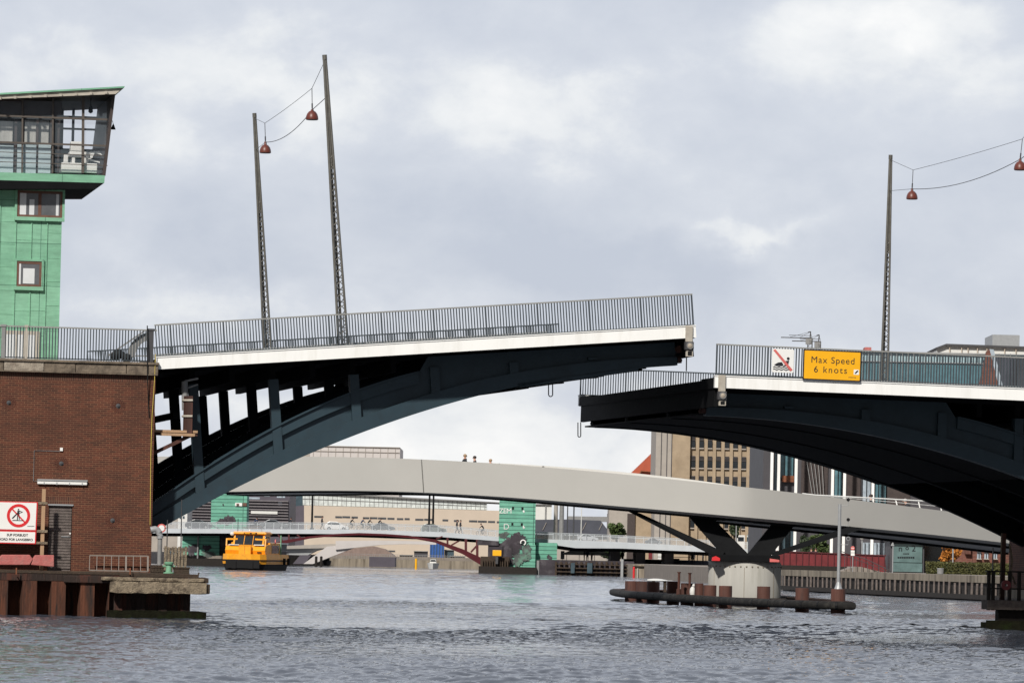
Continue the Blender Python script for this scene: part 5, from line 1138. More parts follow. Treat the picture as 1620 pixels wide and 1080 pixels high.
car(292, 335, 836, 8, 'car_dark', 'dark car on the road bridge left of the green tower', kind='saloon')
car(912, 947, 856, 6, 'car_silver', 'silver car on the road bridge approach right of the green tower', kind='saloon')
car(1020, 1048, 860.5, 8, 'car_grey', 'grey car on the bridge approach before the sandstone block', kind='saloon')
kg = 'people on the road bridge'
def onk(px, dy): b = np.interp(px, [k[0] for k in KD], [k[1] for k in KD]); Y = KY(px) + dy; return at(px, b + .3, Y)
def ride(px, dy, rz, cloth, label, blabel): p = onk(px, dy); bicycle(p, rz, blabel, 'bicycles on the road bridge'); person(p, rz, 'ride', cloth, 'cloth_dark', 'hair_dark', label, kg)
for px, dy, rz, c, l in ((509, 1.5, 0, 'cloth_dark', 'dark-clothed pedestrian just left of the white car'), (722.5, 1.4, 0, 'cloth_dark', 'left of two dark-clothed walkers right of the greenish car'), (728, 1.8, 0, 'cloth_dark', 'right of two dark-clothed walkers right of the greenish car')):
    person(onk(px, dy), rz, 'walk', c, 'cloth_dark', 'hair_dark', l, kg).scale = (1.08,) * 3
for px, dy, rz, c, l, bl in ((556, 1.6, 0, 'cloth_dark', 'upright dark cyclist right behind the white car', 'bicycle right behind the white car'), (573, 1.8, 0, 'cloth_blue', 'cyclist in blue, second of the group before the dark grey car', 'bicycle of the rider in blue'), (584, 1.5, 0, 'cloth_dark', 'low-bent dark cyclist at the tail of the dark grey car', 'bicycle at the tail of the dark grey car'), (600, 2.2, 0, 'cloth_dark', 'dark cyclist showing above the roof of the dark grey car', 'bicycle hidden by the dark grey car'),
                     (763, 1.6, PI, 'cloth_dark', 'dark cyclist just left of the graffiti-marked green tower', 'bicycle just left of the graffiti-marked tower'), (458, 1.6, 0, 'cloth_dark', 'cyclist in front of the louvred block end', 'bicycle in front of the louvred block end'), (404, 1.6, 0, 'cloth_blue', 'cyclist right of the left green tower', 'bicycle right of the left green tower')):
    ride(px, dy, rz, c, l, bl)

# ------------------------------------------------------------------ yellow harbour ferry
fy0 = 607.0; fw = at(404, 902, fy0); yaw = math.radians(-90 - 7)
ferry = thing('harbour_ferry', 'yellow harbour ferry with dark windows coming through the red-arched bridge', 'ferry', (0, 0, 0)); 
FM = []
def fb(m, nm, mt, par=None, **k): return m.build(nm, M(mt), par or ferry, **k)
# local axes: x forward, y to port, built 22 m long, 5 m wide; the root turns and moves it
def hull(prof, z0, z1, w0=1.0, w1=1.0):
    m = MB(); a = [Vector((x, y * w0, z0)) for x, y in prof]; b = [Vector((x, y * w1, z1)) for x, y in prof]; n = len(a)
    return m.add(a + b, [tuple(range(n)), tuple(range(2 * n - 1, n - 1, -1))] + [(i, i + n, (i + 1) % n + n, (i + 1) % n) for i in range(n)])
PR = [(-11, -2.3), (-11, 2.3), (7, 2.6), (9.6, 2.5), (10.6, 1.9), (11, .9), (11, -.9), (10.6, -1.9), (9.6, -2.5), (7, -2.6)]
fb(hull(PR, -.4, .75, .80, .94), 'lower_hull', 'black'); fb(hull(PR, .75, 1.12, .97, 1.0), 'hull_band', 'ferry_yellow'); fb(hull(PR, 1.12, 1.28, 1.03, 1.03), 'rubbing_strake', 'black')
fb(hull([(p[0] * .99, p[1]) for p in PR], 1.28, 1.95, .99, .97), 'bulwark', 'ferry_yellow')
m = MB(); m.box(11.0, 11.25, -1.9, 1.9, .25, 1.25); m.box(11.25, 11.4, -1.2, -.7, .2, 1.1); m.box(11.25, 11.4, .7, 1.2, .2, 1.1); fb(m, 'bow_fender', 'black')
m = MB(); m.prism([Vector((x, -2.25, z)) for x, z in ((4.8, 1.9), (9.0, 1.9), (9.3, 2.4), (8.8, 2.9), (7.6, 3.05), (4.8, 3.15))], (0, 4.5, 0)); fd = fb(m, 'foredeck_house', 'ferry_yellow')
m = MB(); m.box(9.3, 10.0, -.62, .72, 1.75, 2.95); m.box(9.25, 10.05, -.65, .75, 2.95, 3.02); rp = fb(m, 'boarding_ramp', 'ferry_yellow'); m = MB(); m.box(10.0, 10.02, .03, .06, 1.8, 2.9); fb(m, 'ramp_seam', 'rust_orange', rp)
m = MB(); m.box(9.0, 9.2, 1.35, 1.85, 2.05, 2.4); fb(m, 'fairlead', 'black')
m = MB(); m.box(7.4, 9.05, .95, 2.1, 3.0, 3.12); m.box(7.4, 9.05, -1.9, -.75, 3.0, 3.1); fb(m, 'foredeck', 'far_white')
for s in (1, -1):
    m = MB(); m.bar(Vector((8.8, 2.2 * s, 2.9)), Vector((8.6, 2.2 * s, 3.75)), .14); m.bar(Vector((8.6, 2.2 * s, 3.7)), Vector((6.0, 2.1 * s, 3.75)), .14, .2); m.bar(Vector((8.6, 2.2 * s, 3.7)), Vector((8.4, 1.0 * s, 3.75)), .14, .2); fb(m, 'bow_frame', 'ferry_yellow')
m = MB(); m.prism([Vector((x, -1.75, z)) for x, z in ((1.5, 3.0), (6.9, 3.0), (6.5, 3.5), (5.9, 4.3), (5.8, 4.35), (1.5, 4.35))], (0, 3.5, 0)); wh = fb(m, 'wheelhouse', 'ferry_yellow')
m = MB(); m.prism([Vector((x, -1.55, z)) for x, z in ((6.98, 3.08), (6.62, 3.5), (6.02, 4.22), (5.9, 4.2), (6.5, 3.08))], (0, 3.1, 0)); fb(m, 'windscreen', 'glass_dark', wh)
for y in (-.5, .5): m = MB(); m.bar(Vector((6.98, y, 3.1)), Vector((6.04, y, 4.22)), .06); fb(m, 'window_bar', 'ferry_yellow', wh)
m = MB(); m.prism([Vector((x, 1.752, z)) for x, z in ((2.2, 3.2), (6.3, 3.2), (5.9, 4.1), (2.2, 4.1))], (0, .03, 0)); m.prism([Vector((x, -1.782, z)) for x, z in ((2.2, 3.2), (6.3, 3.2), (5.9, 4.1), (2.2, 4.1))], (0, .03, 0)); fb(m, 'side_window', 'glass_dark', wh)
m = MB(); m.box(1.3, 6.3, -1.95, 1.95, 4.35, 4.55); m.box(1.3, 6.0, -1.8, 1.8, 4.55, 4.66); fb(m, 'wheelhouse_roof', 'ferry_yellow', bevel=.06); m = MB(); m.box(6.3, 6.34, -.6, .9, 4.36, 4.53); ds = fb(m, 'destination_panel', 'black'); 
m = MB(); m.box(6.34, 6.36, -.5, .1, 4.40, 4.49); m.box(6.34, 6.36, .3, .7, 4.40, 4.49); fb(m, 'lit_strip', 'sign_yellow', ds)
m = MB(); m.prism([Vector((x, -2.2, z)) for x, z in ((-3.5, 1.9), (4.8, 1.9), (4.8, 3.35), (-3.5, 3.35))], (0, 4.4, 0)); mc = fb(m, 'main_cabin', 'ferry_yellow')
for y in (-2.24, 2.2): m = MB(); m.box(-2.6, 3.4, y, y + .04, 2.1, 3.05); fb(m, 'cabin_window', 'glass_dark', mc)
m = MB(); m.box(-10.3, -3.5, -2.1, 2.1, 1.3, 3.2); fb(m, 'aft_deck_screen', 'dark_grey'); m = MB(); m.box(-10.5, -3.4, -2.25, 2.25, 3.2, 3.38); fb(m, 'aft_roof', 'far_white')
m = MB(); m.tube([(-3.3, 2.33, 1.0), (-3.3, 2.33, 4.3)], .07, 8); fb(m, 'stern_light_pole', 'green_paint')
m = MB(); m.tube([(3.4, -1.7, 4.6), (3.4, -1.7, 6.2)], .035, 6); fb(m, 'aerial', 'black'); m = MB(); m.ball((6.2, -1.95, 4.35), .24, 10); fb(m, 'radar_dome', 'far_white')
m = MB(); m.tube([(4.5, -1.0, 4.66), (4.5, -1.0, 5.2), (4.5, 1.1, 5.35), (4.5, 1.2, 4.66)], .03, 6); m.bar((4.4, -.9, 5.05), (4.4, .9, 5.1), .05); fb(m, 'mast_frame', 'mid_grey'); m = MB(); m.ball((5.2, -.1, 4.8), .11, 8); fb(m, 'mast_light', 'sign_white')
for s in (1, -1):
    m = MB()
    for i in range(8): m.tube([(-10.6 + i * 1.0, 2.25 * s, 1.9), (-10.6 + i * 1.0, 2.25 * s, 2.35)], .03, 5)
    m.tube([(-10.6, 2.25 * s, 2.35), (-3.6, 2.25 * s, 2.35)], .03, 5); fb(m, 'deck_rail', 'mid_grey')
    for x in (-8, -4.5): m = MB(); m.tube([(x, 2.62 * s, .7), (x, 2.62 * s, 1.5)], .16, 8); fb(m, 'hull_fender', 'black')
for y in (-2.3, 2.3): m = MB(); m.lathe((1.0, y, 3.5), [(.3, .05), (.3, -.05)], 14, 'Y'); fb(m, 'life_ring', 'sign_redpale')
ferry.rotation_euler.z = yaw; ferry.location = (fw.x - .45, fy0 + 10.5, .0); ferry.scale = (.86, 1.08, 1.0)
# small boats and stuff on the far quay
def smallboat(px, py, w, Y, label, mt):
    p = at(px, py, Y); s = w / F * Y / 1.9; root = thing('motor_boat', label, 'boat', (p.x, p.y, 0)); m = MB(); o = Vector((p.x, p.y, 0))
    P_ = [(-.7, 4), (.7, 4), (.95, 1), (.7, -1), (0, -2.2), (-.7, -1), (-.95, 1)]; a = [o + Vector((x * .75 * s, y * s, -.2)) for x, y in P_]; b = [o + Vector((x * s, y * s, .75 * s)) for x, y in P_]; n = 7
    m.add(a + b, [tuple(range(n)), tuple(range(13, 6, -1))] + [(i, i + n, (i + 1) % n + n, (i + 1) % n) for i in range(n)]); m.build('hull', M(mt), root, smooth=True)
    m = MB(); m.prism([o + Vector((x * s, -.2 * s, z * s)) for x, z in ((-.55, .75), (.55, .75), (.4, 1.35), (-.4, 1.35))], (0, 2.2 * s, 0)); cb = m.build('cabin', M(mt), root)
    m = MB(); m.prism([o + Vector((x * s, -.22 * s, z * s)) for x, z in ((-.42, .95), (.42, .95), (.34, 1.27), (-.34, 1.27))], (0, .02, 0)); m.build('windscreen', M('glass_dark'), cb)
    m = MB(); m.tube([o + Vector((-.6 * s, -1 * s, .8 * s)), o + Vector((-.4 * s, -1.6 * s, 1.1 * s)), o + Vector((.4 * s, -1.6 * s, 1.1 * s)), o + Vector((.6 * s, -1 * s, .8 * s))], .03 * s, 5); m.tube([o + Vector((-.5 * s, 2.5 * s, .7 * s)), o + Vector((-.4 * s, 2 * s, 1.6 * s)), o + Vector((.4 * s, 2 * s, 1.6 * s)), o + Vector((.5 * s, 2.5 * s, .7 * s))], .05 * s, 5); m.build('rail', M('mid_grey'), root)
    return root
smallboat(685, 896.5, 19, 880, 'white motor boat seen bow-on near the far quay under the red arch', 'far_white')
smallboat(517, 892.5, 14, 960, 'dark workboat with green wheelhouse near the pale bridge leg', 'pile_dark')
for px, lab in ((500, 'dark mooring pile left of the dark workboat'), (508, 'dark mooring pile touching the dark workboat')):
    m = MB(); a, b = at(px, 893, 940), at(px, 880, 940); m.lathe((a.x, 940, -1), [(.25, 0), (.25, b.z + 1), (.1, b.z + 1.1)], 8); single(m, 'mooring_pile', M('pile_dark'), lab, 'pile')
m = MB(); a, b = at(658, 896, 900), at(658, 883, 900); m.lathe((a.x, 900, -1), [(.2, 0), (.2, b.z + 1)], 8); single(m, 'mooring_pile', M('sign_yellow'), 'yellow mooring pile left of the white motor boat', 'pile')
bg = thing('barge', 'flat dark purple barge moored at the far quay behind the red arch', 'barge', at(604, 892, 965)); m = MB(); bxp(m, 584, 625, 880.5, 893, 965, 12, -.3); m.build('hull', M('dark_clad_purple'), bg)
m = MB()
for i in range(12): px = 586 + i * 3.3; bxp(m, px, px + .5, 876, 881, 965.5, .1)
m.build('railing', M('mid_grey'), bg)
bp_ = thing('wrapped_structure', 'tall structure wrapped in blue sheeting behind the red arch', 'tarpaulin', at(691, 888, 1010)); m = MB(); bxp(m, 680, 702, 858, 888, 1010, 8, 1.7); m.build('sheeting', M('blue_tarp'), bp_)
m = MB()
for i in range(5): bxp(m, 681 + 4.6 * i, 681.8 + 4.6 * i, 860, 888, 1009.8, .2)
m.build('fold', M('glass_blue'), bp_)
for i, (x0, x1, yt, mt, lab) in enumerate(((655, 676, 872, 'dark_clad', 'dark flat-roofed shed left of the blue wrapped structure'), (703, 718, 870, 'glass_blue', 'bluish container right of the blue wrapped structure'), (712, 735, 880, 'far_white', 'white van-sized cabin on the far quay right of the blue sheeting'), (632, 652, 878, 'limestone', 'low beige shed on the far quay left of the yellow pile'))):
    r = thing('quay_shed', lab, 'shed', at((x0 + x1) / 2, 888, 1012)); m = MB(); bxp(m, x0, x1, yt, 888, 1012, 6, 1.7); m.build('wall', M(mt), r); m = MB(); bxp(m, x0 - .6, x1 + .6, yt - 1, yt, 1011.6, 7); m.build('roof', M('mid_grey'), r)
m = MB(); rr = random.Random(2); P_ = [(498, 876), (530, 871), (560, 866.5), (590, 863.5), (608, 868), (620, 876), (628, 884), (628, 889), (498, 889)]; m.prism([at(x, y, 1020) for x, y in P_], (0, 16, 0)); single(m, 'gravel_heap', M('gravel'), 'broad brownish heap of gravel behind the dark barge', 'heap')
qw = thing('quay_wall', 'low far quay wall with fence behind the red arch', 'quay wall', at(600, 892, 1000)); m = MB(); bxp(m, 440, 790, 884.5, 893, 1000, 1.2, -1); m.build('wall', M('concrete_old'), qw)
m = MB()
for i in range(60): px = 520 + i * 4; bxp(m, px, px + .45, 877, 885, 1000.4, .1)
bxp(m, 520, 758, 877, 877.6, 1000.4, .1); m.build('fence', M('mid_grey'), qw)
# pale bascule footbridge far behind
ib = thing('harbour_bridge', 'pale grey far bridge with slanting triangular leg seen under the red arch', 'bridge', at(500, 891, 950))
def poly(m, pts, Y, dep): m.prism([at(x, y, Y) for x, y in pts], (0, dep, 0))
m = MB(); poly(m, [(420, 864.5), (531, 859.5), (531, 862.5), (516, 866.5), (420, 868.5)], 950, 8); m.build('left_leaf', M('limestone'), ib)
m = MB(); poly(m, [(420, 868.5), (516, 866.5), (500, 871), (486, 878), (420, 876)], 951, 6); m.build('left_girder', M('galv'), ib)
m = MB(); poly(m, [(463, 891.5), (475, 877.5), (492, 877.5), (482, 891.5)], 950, 8); m.build('dark_leg', M('dark_clad_purple'), ib)
m = MB(); poly(m, [(480, 891.5), (517, 864), (545, 861.5), (560, 866), (495, 891.5)], 949.5, 3); m.build('pale_leg', M('pale_panel'), ib)
m = MB(); poly(m, [(531, 855), (600, 854.5), (690, 856), (690, 861), (640, 860), (600, 861.5), (560, 866), (531, 869)], 949, 8); m.build('right_leaf', M('pale_panel'), ib)

# ------------------------------------------------------------------ buildings along the far shore
def windows(root, rects, Y, mt, dep=.12, frame=None, nm='window'):
    for (x0, x1, y0, y1) in rects:
        m = MB(); bxp(m, x0, x1, y0, y1, Y - .06, dep); w = m.build(nm, M(mt), root)
cream = thing('stone_building', 'wide cream stone building with a glazed pale top storey and strip windows', 'building', at(620, 888, 1060))
Yc = 1060
m = MB(); poly(m, [(481, 799), (670, 804), (792, 807.5), (792, 885), (481, 885)], Yc, 30); m.build('wall', M('cream_stone'), cream)
m = MB(); poly(m, [(456, 801), (481.3, 799), (481.3, 885), (456, 885)], Yc + .2, 25); m.build('shaded_side_wall', M('dark_clad_purple'), cream)  # shaded end of the cream block, its shade put into the wall colour
m = MB(); poly(m, [(479, 777), (667, 789), (770, 795), (770, 806.5), (670, 803.5), (479, 798.5)], Yc + .4, 26); gl = m.build('glazed_storey', M('glass_pale'), cream)
m = MB(); poly(m, [(457, 776), (481, 777), (481, 799), (457, 801)], Yc + .6, 20); m.build('glazed_corner', M('glass_blue'), cream)
m = MB(); poly(m, [(455, 774.5), (667, 787.3), (790, 794), (790, 795.3), (667, 789.2), (455, 776.8)], Yc - .3, 28); m.build('roof', M('mid_grey'), cream)
m = MB()
for i in range(40): px = 482 + i * 7.3; yt = 777 + (px - 479) * .062; poly(m, [(px, yt), (px + .6, yt), (px + .6, 800 + (px - 481) * .026), (px, 800 + (px - 481) * .026)], Yc + .3, .2)
poly(m, [(479, 788), (770, 800.5), (770, 801), (479, 788.6)], Yc + .25, .2); m.build('mullions', M('mid_grey'), gl)
windows(cream, [(497, 511.5, 815.5, 818.3), (530.5, 541, 816, 819), (541.6, 554, 816, 819), (556, 566, 816.5, 819.5), (574, 584, 817.5, 820.5), (585, 597, 817.5, 820.5), (598, 611, 818, 821), (613, 624, 818.5, 821.5), (628, 638, 819, 822), (640, 648, 819, 822), (657, 670, 820, 823), (671, 685, 820, 823), (700, 709, 821, 824), (718, 726, 822, 825), (742, 755, 822.5, 825.5), (756, 770, 823, 826), (772, 783, 823.5, 826.5), (786, 791, 824, 827), (608, 625, 870, 872.5)], Yc, 'glass_strip')
pale = thing('tower_block', 'pale block with fine panel lines above the left half of the footbridge', 'building', at(560, 888, 1350)); m = MB(); bxp(m, 489.5, 632, 706.5, 800, 1350, 40, 2); m.build('wall', M('pale_panel'), pale)
m = MB(); bxp(m, 470, 489.3, 711, 800, 1352, 40, 2); m.build('darker_wing', M('limestone'), pale)  # wing in a darker stone colour than the main wall
m = MB()
for i in range(12): bxp(m, 495 + i * 11.8, 495.5 + i * 11.8, 707.5, 740, 1349.8, .2)
bxp(m, 490, 632, 714, 714.7, 1349.75, .2); bxp(m, 489, 632.5, 705.6, 706.6, 1349.6, 41); m.build('panel_joints', M('limestone'), pale)
louv = thing('office_block', 'dark purplish office block with horizontal louvre bands behind the left green tower', 'building', at(380, 888, 960)); m = MB(); bxp(m, 296, 457, 760, 890, 960, 30, 1.7); m.build('wall', M('dark_clad_purple'), louv)
m = MB()
for i in range(9): bxp(m, 295.5, 456, 790 + i * 4.6, 791.8 + i * 4.6, 959.5, .5)
m.build('louvres', M('louvre_grey'), louv)
windows(louv, [(392, 401, 777, 784), (402, 411, 777, 784), (392, 411, 786, 789), (418, 427, 779, 785), (438, 446, 780, 787), (447, 451, 780, 787), (440, 446, 793, 799)], 960, 'glass_sky')
m = MB(); bxp(m, 397, 439, 808, 812.5, 959.2, .3); bxp(m, 304, 318, 797, 799, 959.2, .3); m.build('lit_blind', M('far_white'), louv)
w0 = thing('white_building', 'slim white building at the left end of the road bridge', 'building', at(290, 888, 940)); m = MB(); bxp(m, 281, 295.5, 800, 890, 940, 15, 1.7); m.build('wall', M('far_white'), w0); windows(w0, [(284, 287, 806, 810), (289, 292, 806, 810), (284, 287, 816, 820), (289, 292, 816, 820)], 940, 'glass_blue')
g0 = thing('grey_building', 'mid grey building in the gap between brick pier and slim white building', 'building', at(255, 888, 980)); m = MB(); bxp(m, 200, 281, 795, 890, 980, 20, 1.7); m.build('wall', M('limestone'), g0); windows(g0, [(x, x + 4, y, y + 5) for x in (244, 252, 260, 268) for y in (800, 812, 824)], 980, 'glass_dark')
tv = thing('white_van', 'white van parked under the road bridge left of the green tower base', 'van', at(271, 888, 790)); m = MB(); bxp(m, 258, 282, 868, 884, 790, 5, 2.1); m.build('body', M('far_white'), tv, bevel=.2); m = MB(); bxp(m, 266, 279, 871, 876, 789.9, .1); m.build('side_window', M('glass_blue'), tv)
m = MB(); 
for px in (263, 277): c = at(px, 885, 789.9); m.lathe((c.x, 789.85, 2.1), [(.4, .3), (.4, 0)], 12, 'Y')
m.build('wheels', M('black'), tv)
# slate roofed warehouse and masts right of the tower
wh = thing('slate_warehouse', 'low warehouse with dark slate roof right of the graffiti-marked green tower', 'warehouse', at(900, 888, 980)); m = MB(); bxp(m, 800, 966, 845, 890, 980, 22, 1.7); m.build('wall', M('limestone'), wh); m = MB(); poly(m, [(796, 846), (806, 822), (898, 821), (950, 823), (968, 846)], 979, 24); m.build('roof', M('slate'), wh)
m = MB()
for x in (858, 921, 947): poly(m, [(x, 838), (x + 6, 826), (x + 6.8, 826), (x + .8, 838)], 978.8, .3)
m.build('roof_ladders', M('limestone'), wh); m = MB(); poly(m, [(898, 816), (966, 817), (966, 825), (898, 824)], 1000, 6); m.build('rear_roof', M('mid_grey'), wh); m = MB(); bxp(m, 961, 969, 812, 846, 1001, 6, 1.7); m.build('end_block', M('dark_clad'), wh)
wb = thing('white_pavilion', 'white panelled building right behind the green tower', 'building', at(862, 888, 1100)); m = MB(); bxp(m, 846, 872, 798, 890, 1100, 20, 1.7); m.build('wall', M('far_white'), wb); m = MB(); bxp(m, 862, 864, 799, 830, 1099.7, .3); bxp(m, 846, 873, 797, 798.2, 1099.5, 21); m.build('roof_edge', M('mid_grey'), wb)
for px, w, top, bot, mt, dy, lab, nm in ((878.5, 7, 780, 845, 'limestone', 4, 'broad pale pylon behind the bridge approach, left of the grey column', 'pylon'), (887.8, 8, 780, 845, 'mid_grey', 5, 'broad grey column behind the bridge approach with a dark scrawl', 'pylon'), (897, 2, 780, 846, 'dark_grey', 2, 'thin dark mast, the left of two right of the grey column', 'lamp_mast'), (907, 2.4, 780, 846, 'dark_grey', 3, 'thin dark mast, the right of two right of the grey column', 'lamp_mast'), (919, 1.6, 780, 848, 'far_white', 3, 'thin white flagpole on the bridge approach', 'flagpole')):
    b = onk(px, dy); t = at(px, top, b.y); m = MB(); r = w / 2 / F * b.y; m.lathe(b - Vector((0, 0, .2)), [(r * 1.5, 0), (r * 1.5, .3), (r, .32), (r * .85, t.z - b.z)], 10); single(m, nm, M(mt), lab, 'mast' if nm != 'pylon' else 'column')
tree(959, 992, 827, 852, 700, 1.7, 'round green tree between the slate roof and the sandstone block', 'leaf_green', 11, 1400, .28)
tree(948, 995, 866, 884, 712, 1.7, 'dark bush-like tree under the bridge approach', 'leaf_dark', 12, 700, .25)
# quay under the approach
qn = thing('quay_wall', 'dark timber-clad quay with fender frames under the bridge approach', 'quay wall', at(940, 908, 668)); m = MB(); bxp(m, 853, 1003, 886, 911, 668, 4, -1); m.build('wall', M('mural_dark'), qn)
m = MB(); rr = random.Random(8)
for i in range(14): bxp(m, 878 + i * 8, 881 + i * 8, 888, 910, 667.4, .5, -.8)
for y in (892, 898, 904): bxp(m, 880, 995, y, y + 1.6, 667.0, .3)
m.build('fender_frame', M('timber_dark'), qn)
for a, b in ((903, 909), (929, 937)): m = MB(); bxp(m, a, b, 890, 906, 666.6, .5); m.build('ladder_box', M('glass_blue'), qn)
m = MB(); bxp(m, 982, 986, 884, 911, 666.5, .4, -1); m.build('steel_post', M('galv'), qn)
lb = thing('moored_barge', 'long low grey barge moored under the bridge approach', 'barge', at(1055, 900, 690)); m = MB(); bxp(m, 988, 1128, 885, 897, 690, 6, 1.7); m.build('hull', M('slate'), lb)
m = MB(); bxp(m, 1064, 1075, 883, 890, 689.8, .3); bxp(m, 1040, 1100, 880.5, 881.3, 690, .1); m.build('hatch', M('dark_grey'), lb)
oc = thing('old_quay', 'stained old concrete quay block behind the fender ring', 'quay wall', at(1060, 915, 640)); m = MB(); bxp(m, 1003, 1125, 895.5, 918, 640, 8, -1); m.build('wall', M('concrete_old'), oc); m = MB(); bxp(m, 1001, 1126, 893.5, 896, 639.6, 9); m.build('coping', M('concrete_old'), oc)
m = MB()
for i in range(9): bxp(m, 1008 + i * 13, 1009.5 + i * 13, 898, 917, 639.7, .4)
m.build('vertical_ribs', M('concrete'), oc)
for px, y0, lab in ((1002.5, 897, 'orange marker post at the left end of the old concrete quay'), (1102.5, 900, 'orange marker post near the right end of the old concrete quay')):
    m = MB(); a = at(px, 917, 637); t = at(px, y0, 637); m.lathe((a.x, 637, -1), [(.14, 0), (.14, t.z + 1), (.05, t.z + 1.1)], 8); single(m, 'marker_post', M('sign_red'), lab, 'post')
cp = thing('cafe_awning', 'white awning tent over the quay under the bridge approach', 'awning', at(905, 888, 690)); m = MB(); poly(m, [(893, 874), (905, 869.5), (950, 870), (965, 876), (965, 878.5), (893, 877)], 690, 5); m.build('canopy', M('far_white'), cp); m = MB()
for px in (896, 916, 940, 962): bxp(m, px, px + .8, 876, 888, 690.5, .1, 1.7)
m.build('legs', M('mid_grey'), cp)
for i, (px, c, lab) in enumerate(((924, 'cloth_dark', 'dark-clothed person under the white awning, leftmost'), (929, 'cloth_blue', 'person in blue under the white awning, second from left'), (936, 'cloth_white', 'person in a white top at the right side of the awning'), (985, 'cloth_dark', 'dark-clothed person standing by the steel quay post'), (1097, 'cloth_white', 'person in white standing behind the grey moored barge'), (1112, 'cloth_white', 'person in pale clothes between barge and round pier'), (1094.5, 'cloth_dark', 'dark-clothed person near the right end of the grey barge'))):
    p = at(px, 889, 687 + (i % 3)); p.z = 1.72; person(p, 1.3 * i, 'stand', c, 'cloth_dark', 'hair_dark', lab, 'people on the quay under the approach')
for px0, px1, mt, lab in ((1026, 1032, 'red_paint', 'red parasol-like banner under the bridge approach'), (1041, 1046, 'far_white', 'white round-headed notice on the quay under the approach'), (887, 893, 'glass_blue', 'blue banner left of the white awning')):
    m = MB(); bxp(m, px0, px1, 871, 884, 700, .1); bxp(m, (px0 + px1) / 2 - .4, (px0 + px1) / 2 + .4, 884, 890, 700, .1, 1.7); single(m, 'banner', M(mt), lab, 'banner')
# sandstone office building
Ys = 860
ss = thing('sandstone_building', 'tall sandstone office building with columns of narrow windows behind the footbridge', 'building', at(1120, 888, Ys)); 
m = MB(); bxp(m, 1091, 1181, 640, 890, Ys, 30, 1.7); m.build('window_wall', M('sandstone'), ss)
m = MB(); bxp(m, 1062.5, 1090.8, 640, 890, Ys - 1.2, 30, 1.7); m.build('plain_wall', M('sandstone'), ss)
m = MB(); bxp(m, 1036.5, 1062.3, 640, 890, Ys - .6, 30, 1.7); pr_ = m.build('stair_tower', M('limestone'), ss)
m = MB()
for px in (1044.5, 1053.5, 1061): bxp(m, px, px + 1, 640, 889, Ys - .75, .2)
m.build('pilaster_joint', M('dark_clad'), pr_)
m = MB()
for i in range(9): px = 1100 + i * 13.4; bxp(m, px, px + 5, 640, 889, Ys - .45, .5)
pl = m.build('pilasters', M('sandstone'), ss)
for row in range(7):
    for i in range(7):
        px = 1092.2 + i * 13.4; y0 = 634 + row * 31.6 + i * .27
        m = MB(); bxp(m, px, px + 8, y0, y0 + 10, Ys - .25, .3); w = m.build('window', M('glass_dark'), ss)
        m = MB(); bxp(m, px, px + 8, y0 + 10.6, y0 + 12.4, Ys - .4, .5); m.build('sill', M('limestone'), w)
        m = MB()
        for k in range(4): bxp(m, px + .3, px + 7.7, y0 - 8 + 2 * k, y0 - 7 + 2 * k, Ys - .3, .3)
        m.build('louvre', M('dark_clad'), w)
m = MB(); bxp(m, 1181, 1189, 640, 890, Ys - .3, 28, 1.7); m.build('downpipe_bay', M('cladding_brown'), ss)
m = MB(); bxp(m, 1189, 1207, 650, 890, Ys, 28, 1.7); m.build('corner_bay', M('limestone'), ss)
for row in range(6):
    y0 = 668 + row * 31.6; m = MB(); bxp(m, 1198, 1206, y0, y0 + 9, Ys - .06, .2); w = m.build('window', M('glass_dark'), ss); m = MB(); bxp(m, 1198, 1206, y0 + 9.6, y0 + 11, Ys - .3, .4); m.build('sill', M('limestone'), w)
rr_ = thing('red_roofed_building', 'building with a steep red tiled roof left of the sandstone block', 'building', at(1010, 888, 900)); m = MB(); poly(m, [(995, 752), (1037.5, 711), (1060, 711), (1060, 757), (995, 752)], 900, 20); m.build('roof', M('roof_red'), rr_); m = MB(); poly(m, [(1000, 753), (1060, 757), (1060, 888), (1000, 888)], 901, 18); m.build('wall', M('limestone'), rr_)
m = MB(); poly(m, [(1009, 753), (1014, 744), (1035, 746), (1035, 747), (1015, 745.5), (1010.5, 754)], 899.5, .4); m.build('snow_guard', M('rust_orange'), rr_)
lo = thing('stone_wing', 'low brownish stone wing between the round tree and the sandstone tower', 'building', at(1000, 888, 880)); m = MB(); bxp(m, 963, 1000, 806, 890, 880, 15, 1.7); m.build('wall', M('limestone'), lo); m = MB(); bxp(m, 992, 1004, 812, 890, 879, 15, 1.7); m.build('dark_bay', M('cladding_brown'), lo); m = MB(); bxp(m, 1004.2, 1036, 800, 890, 879.5, 15, 1.7); m.build('warm_bay', M('sandstone'), lo)
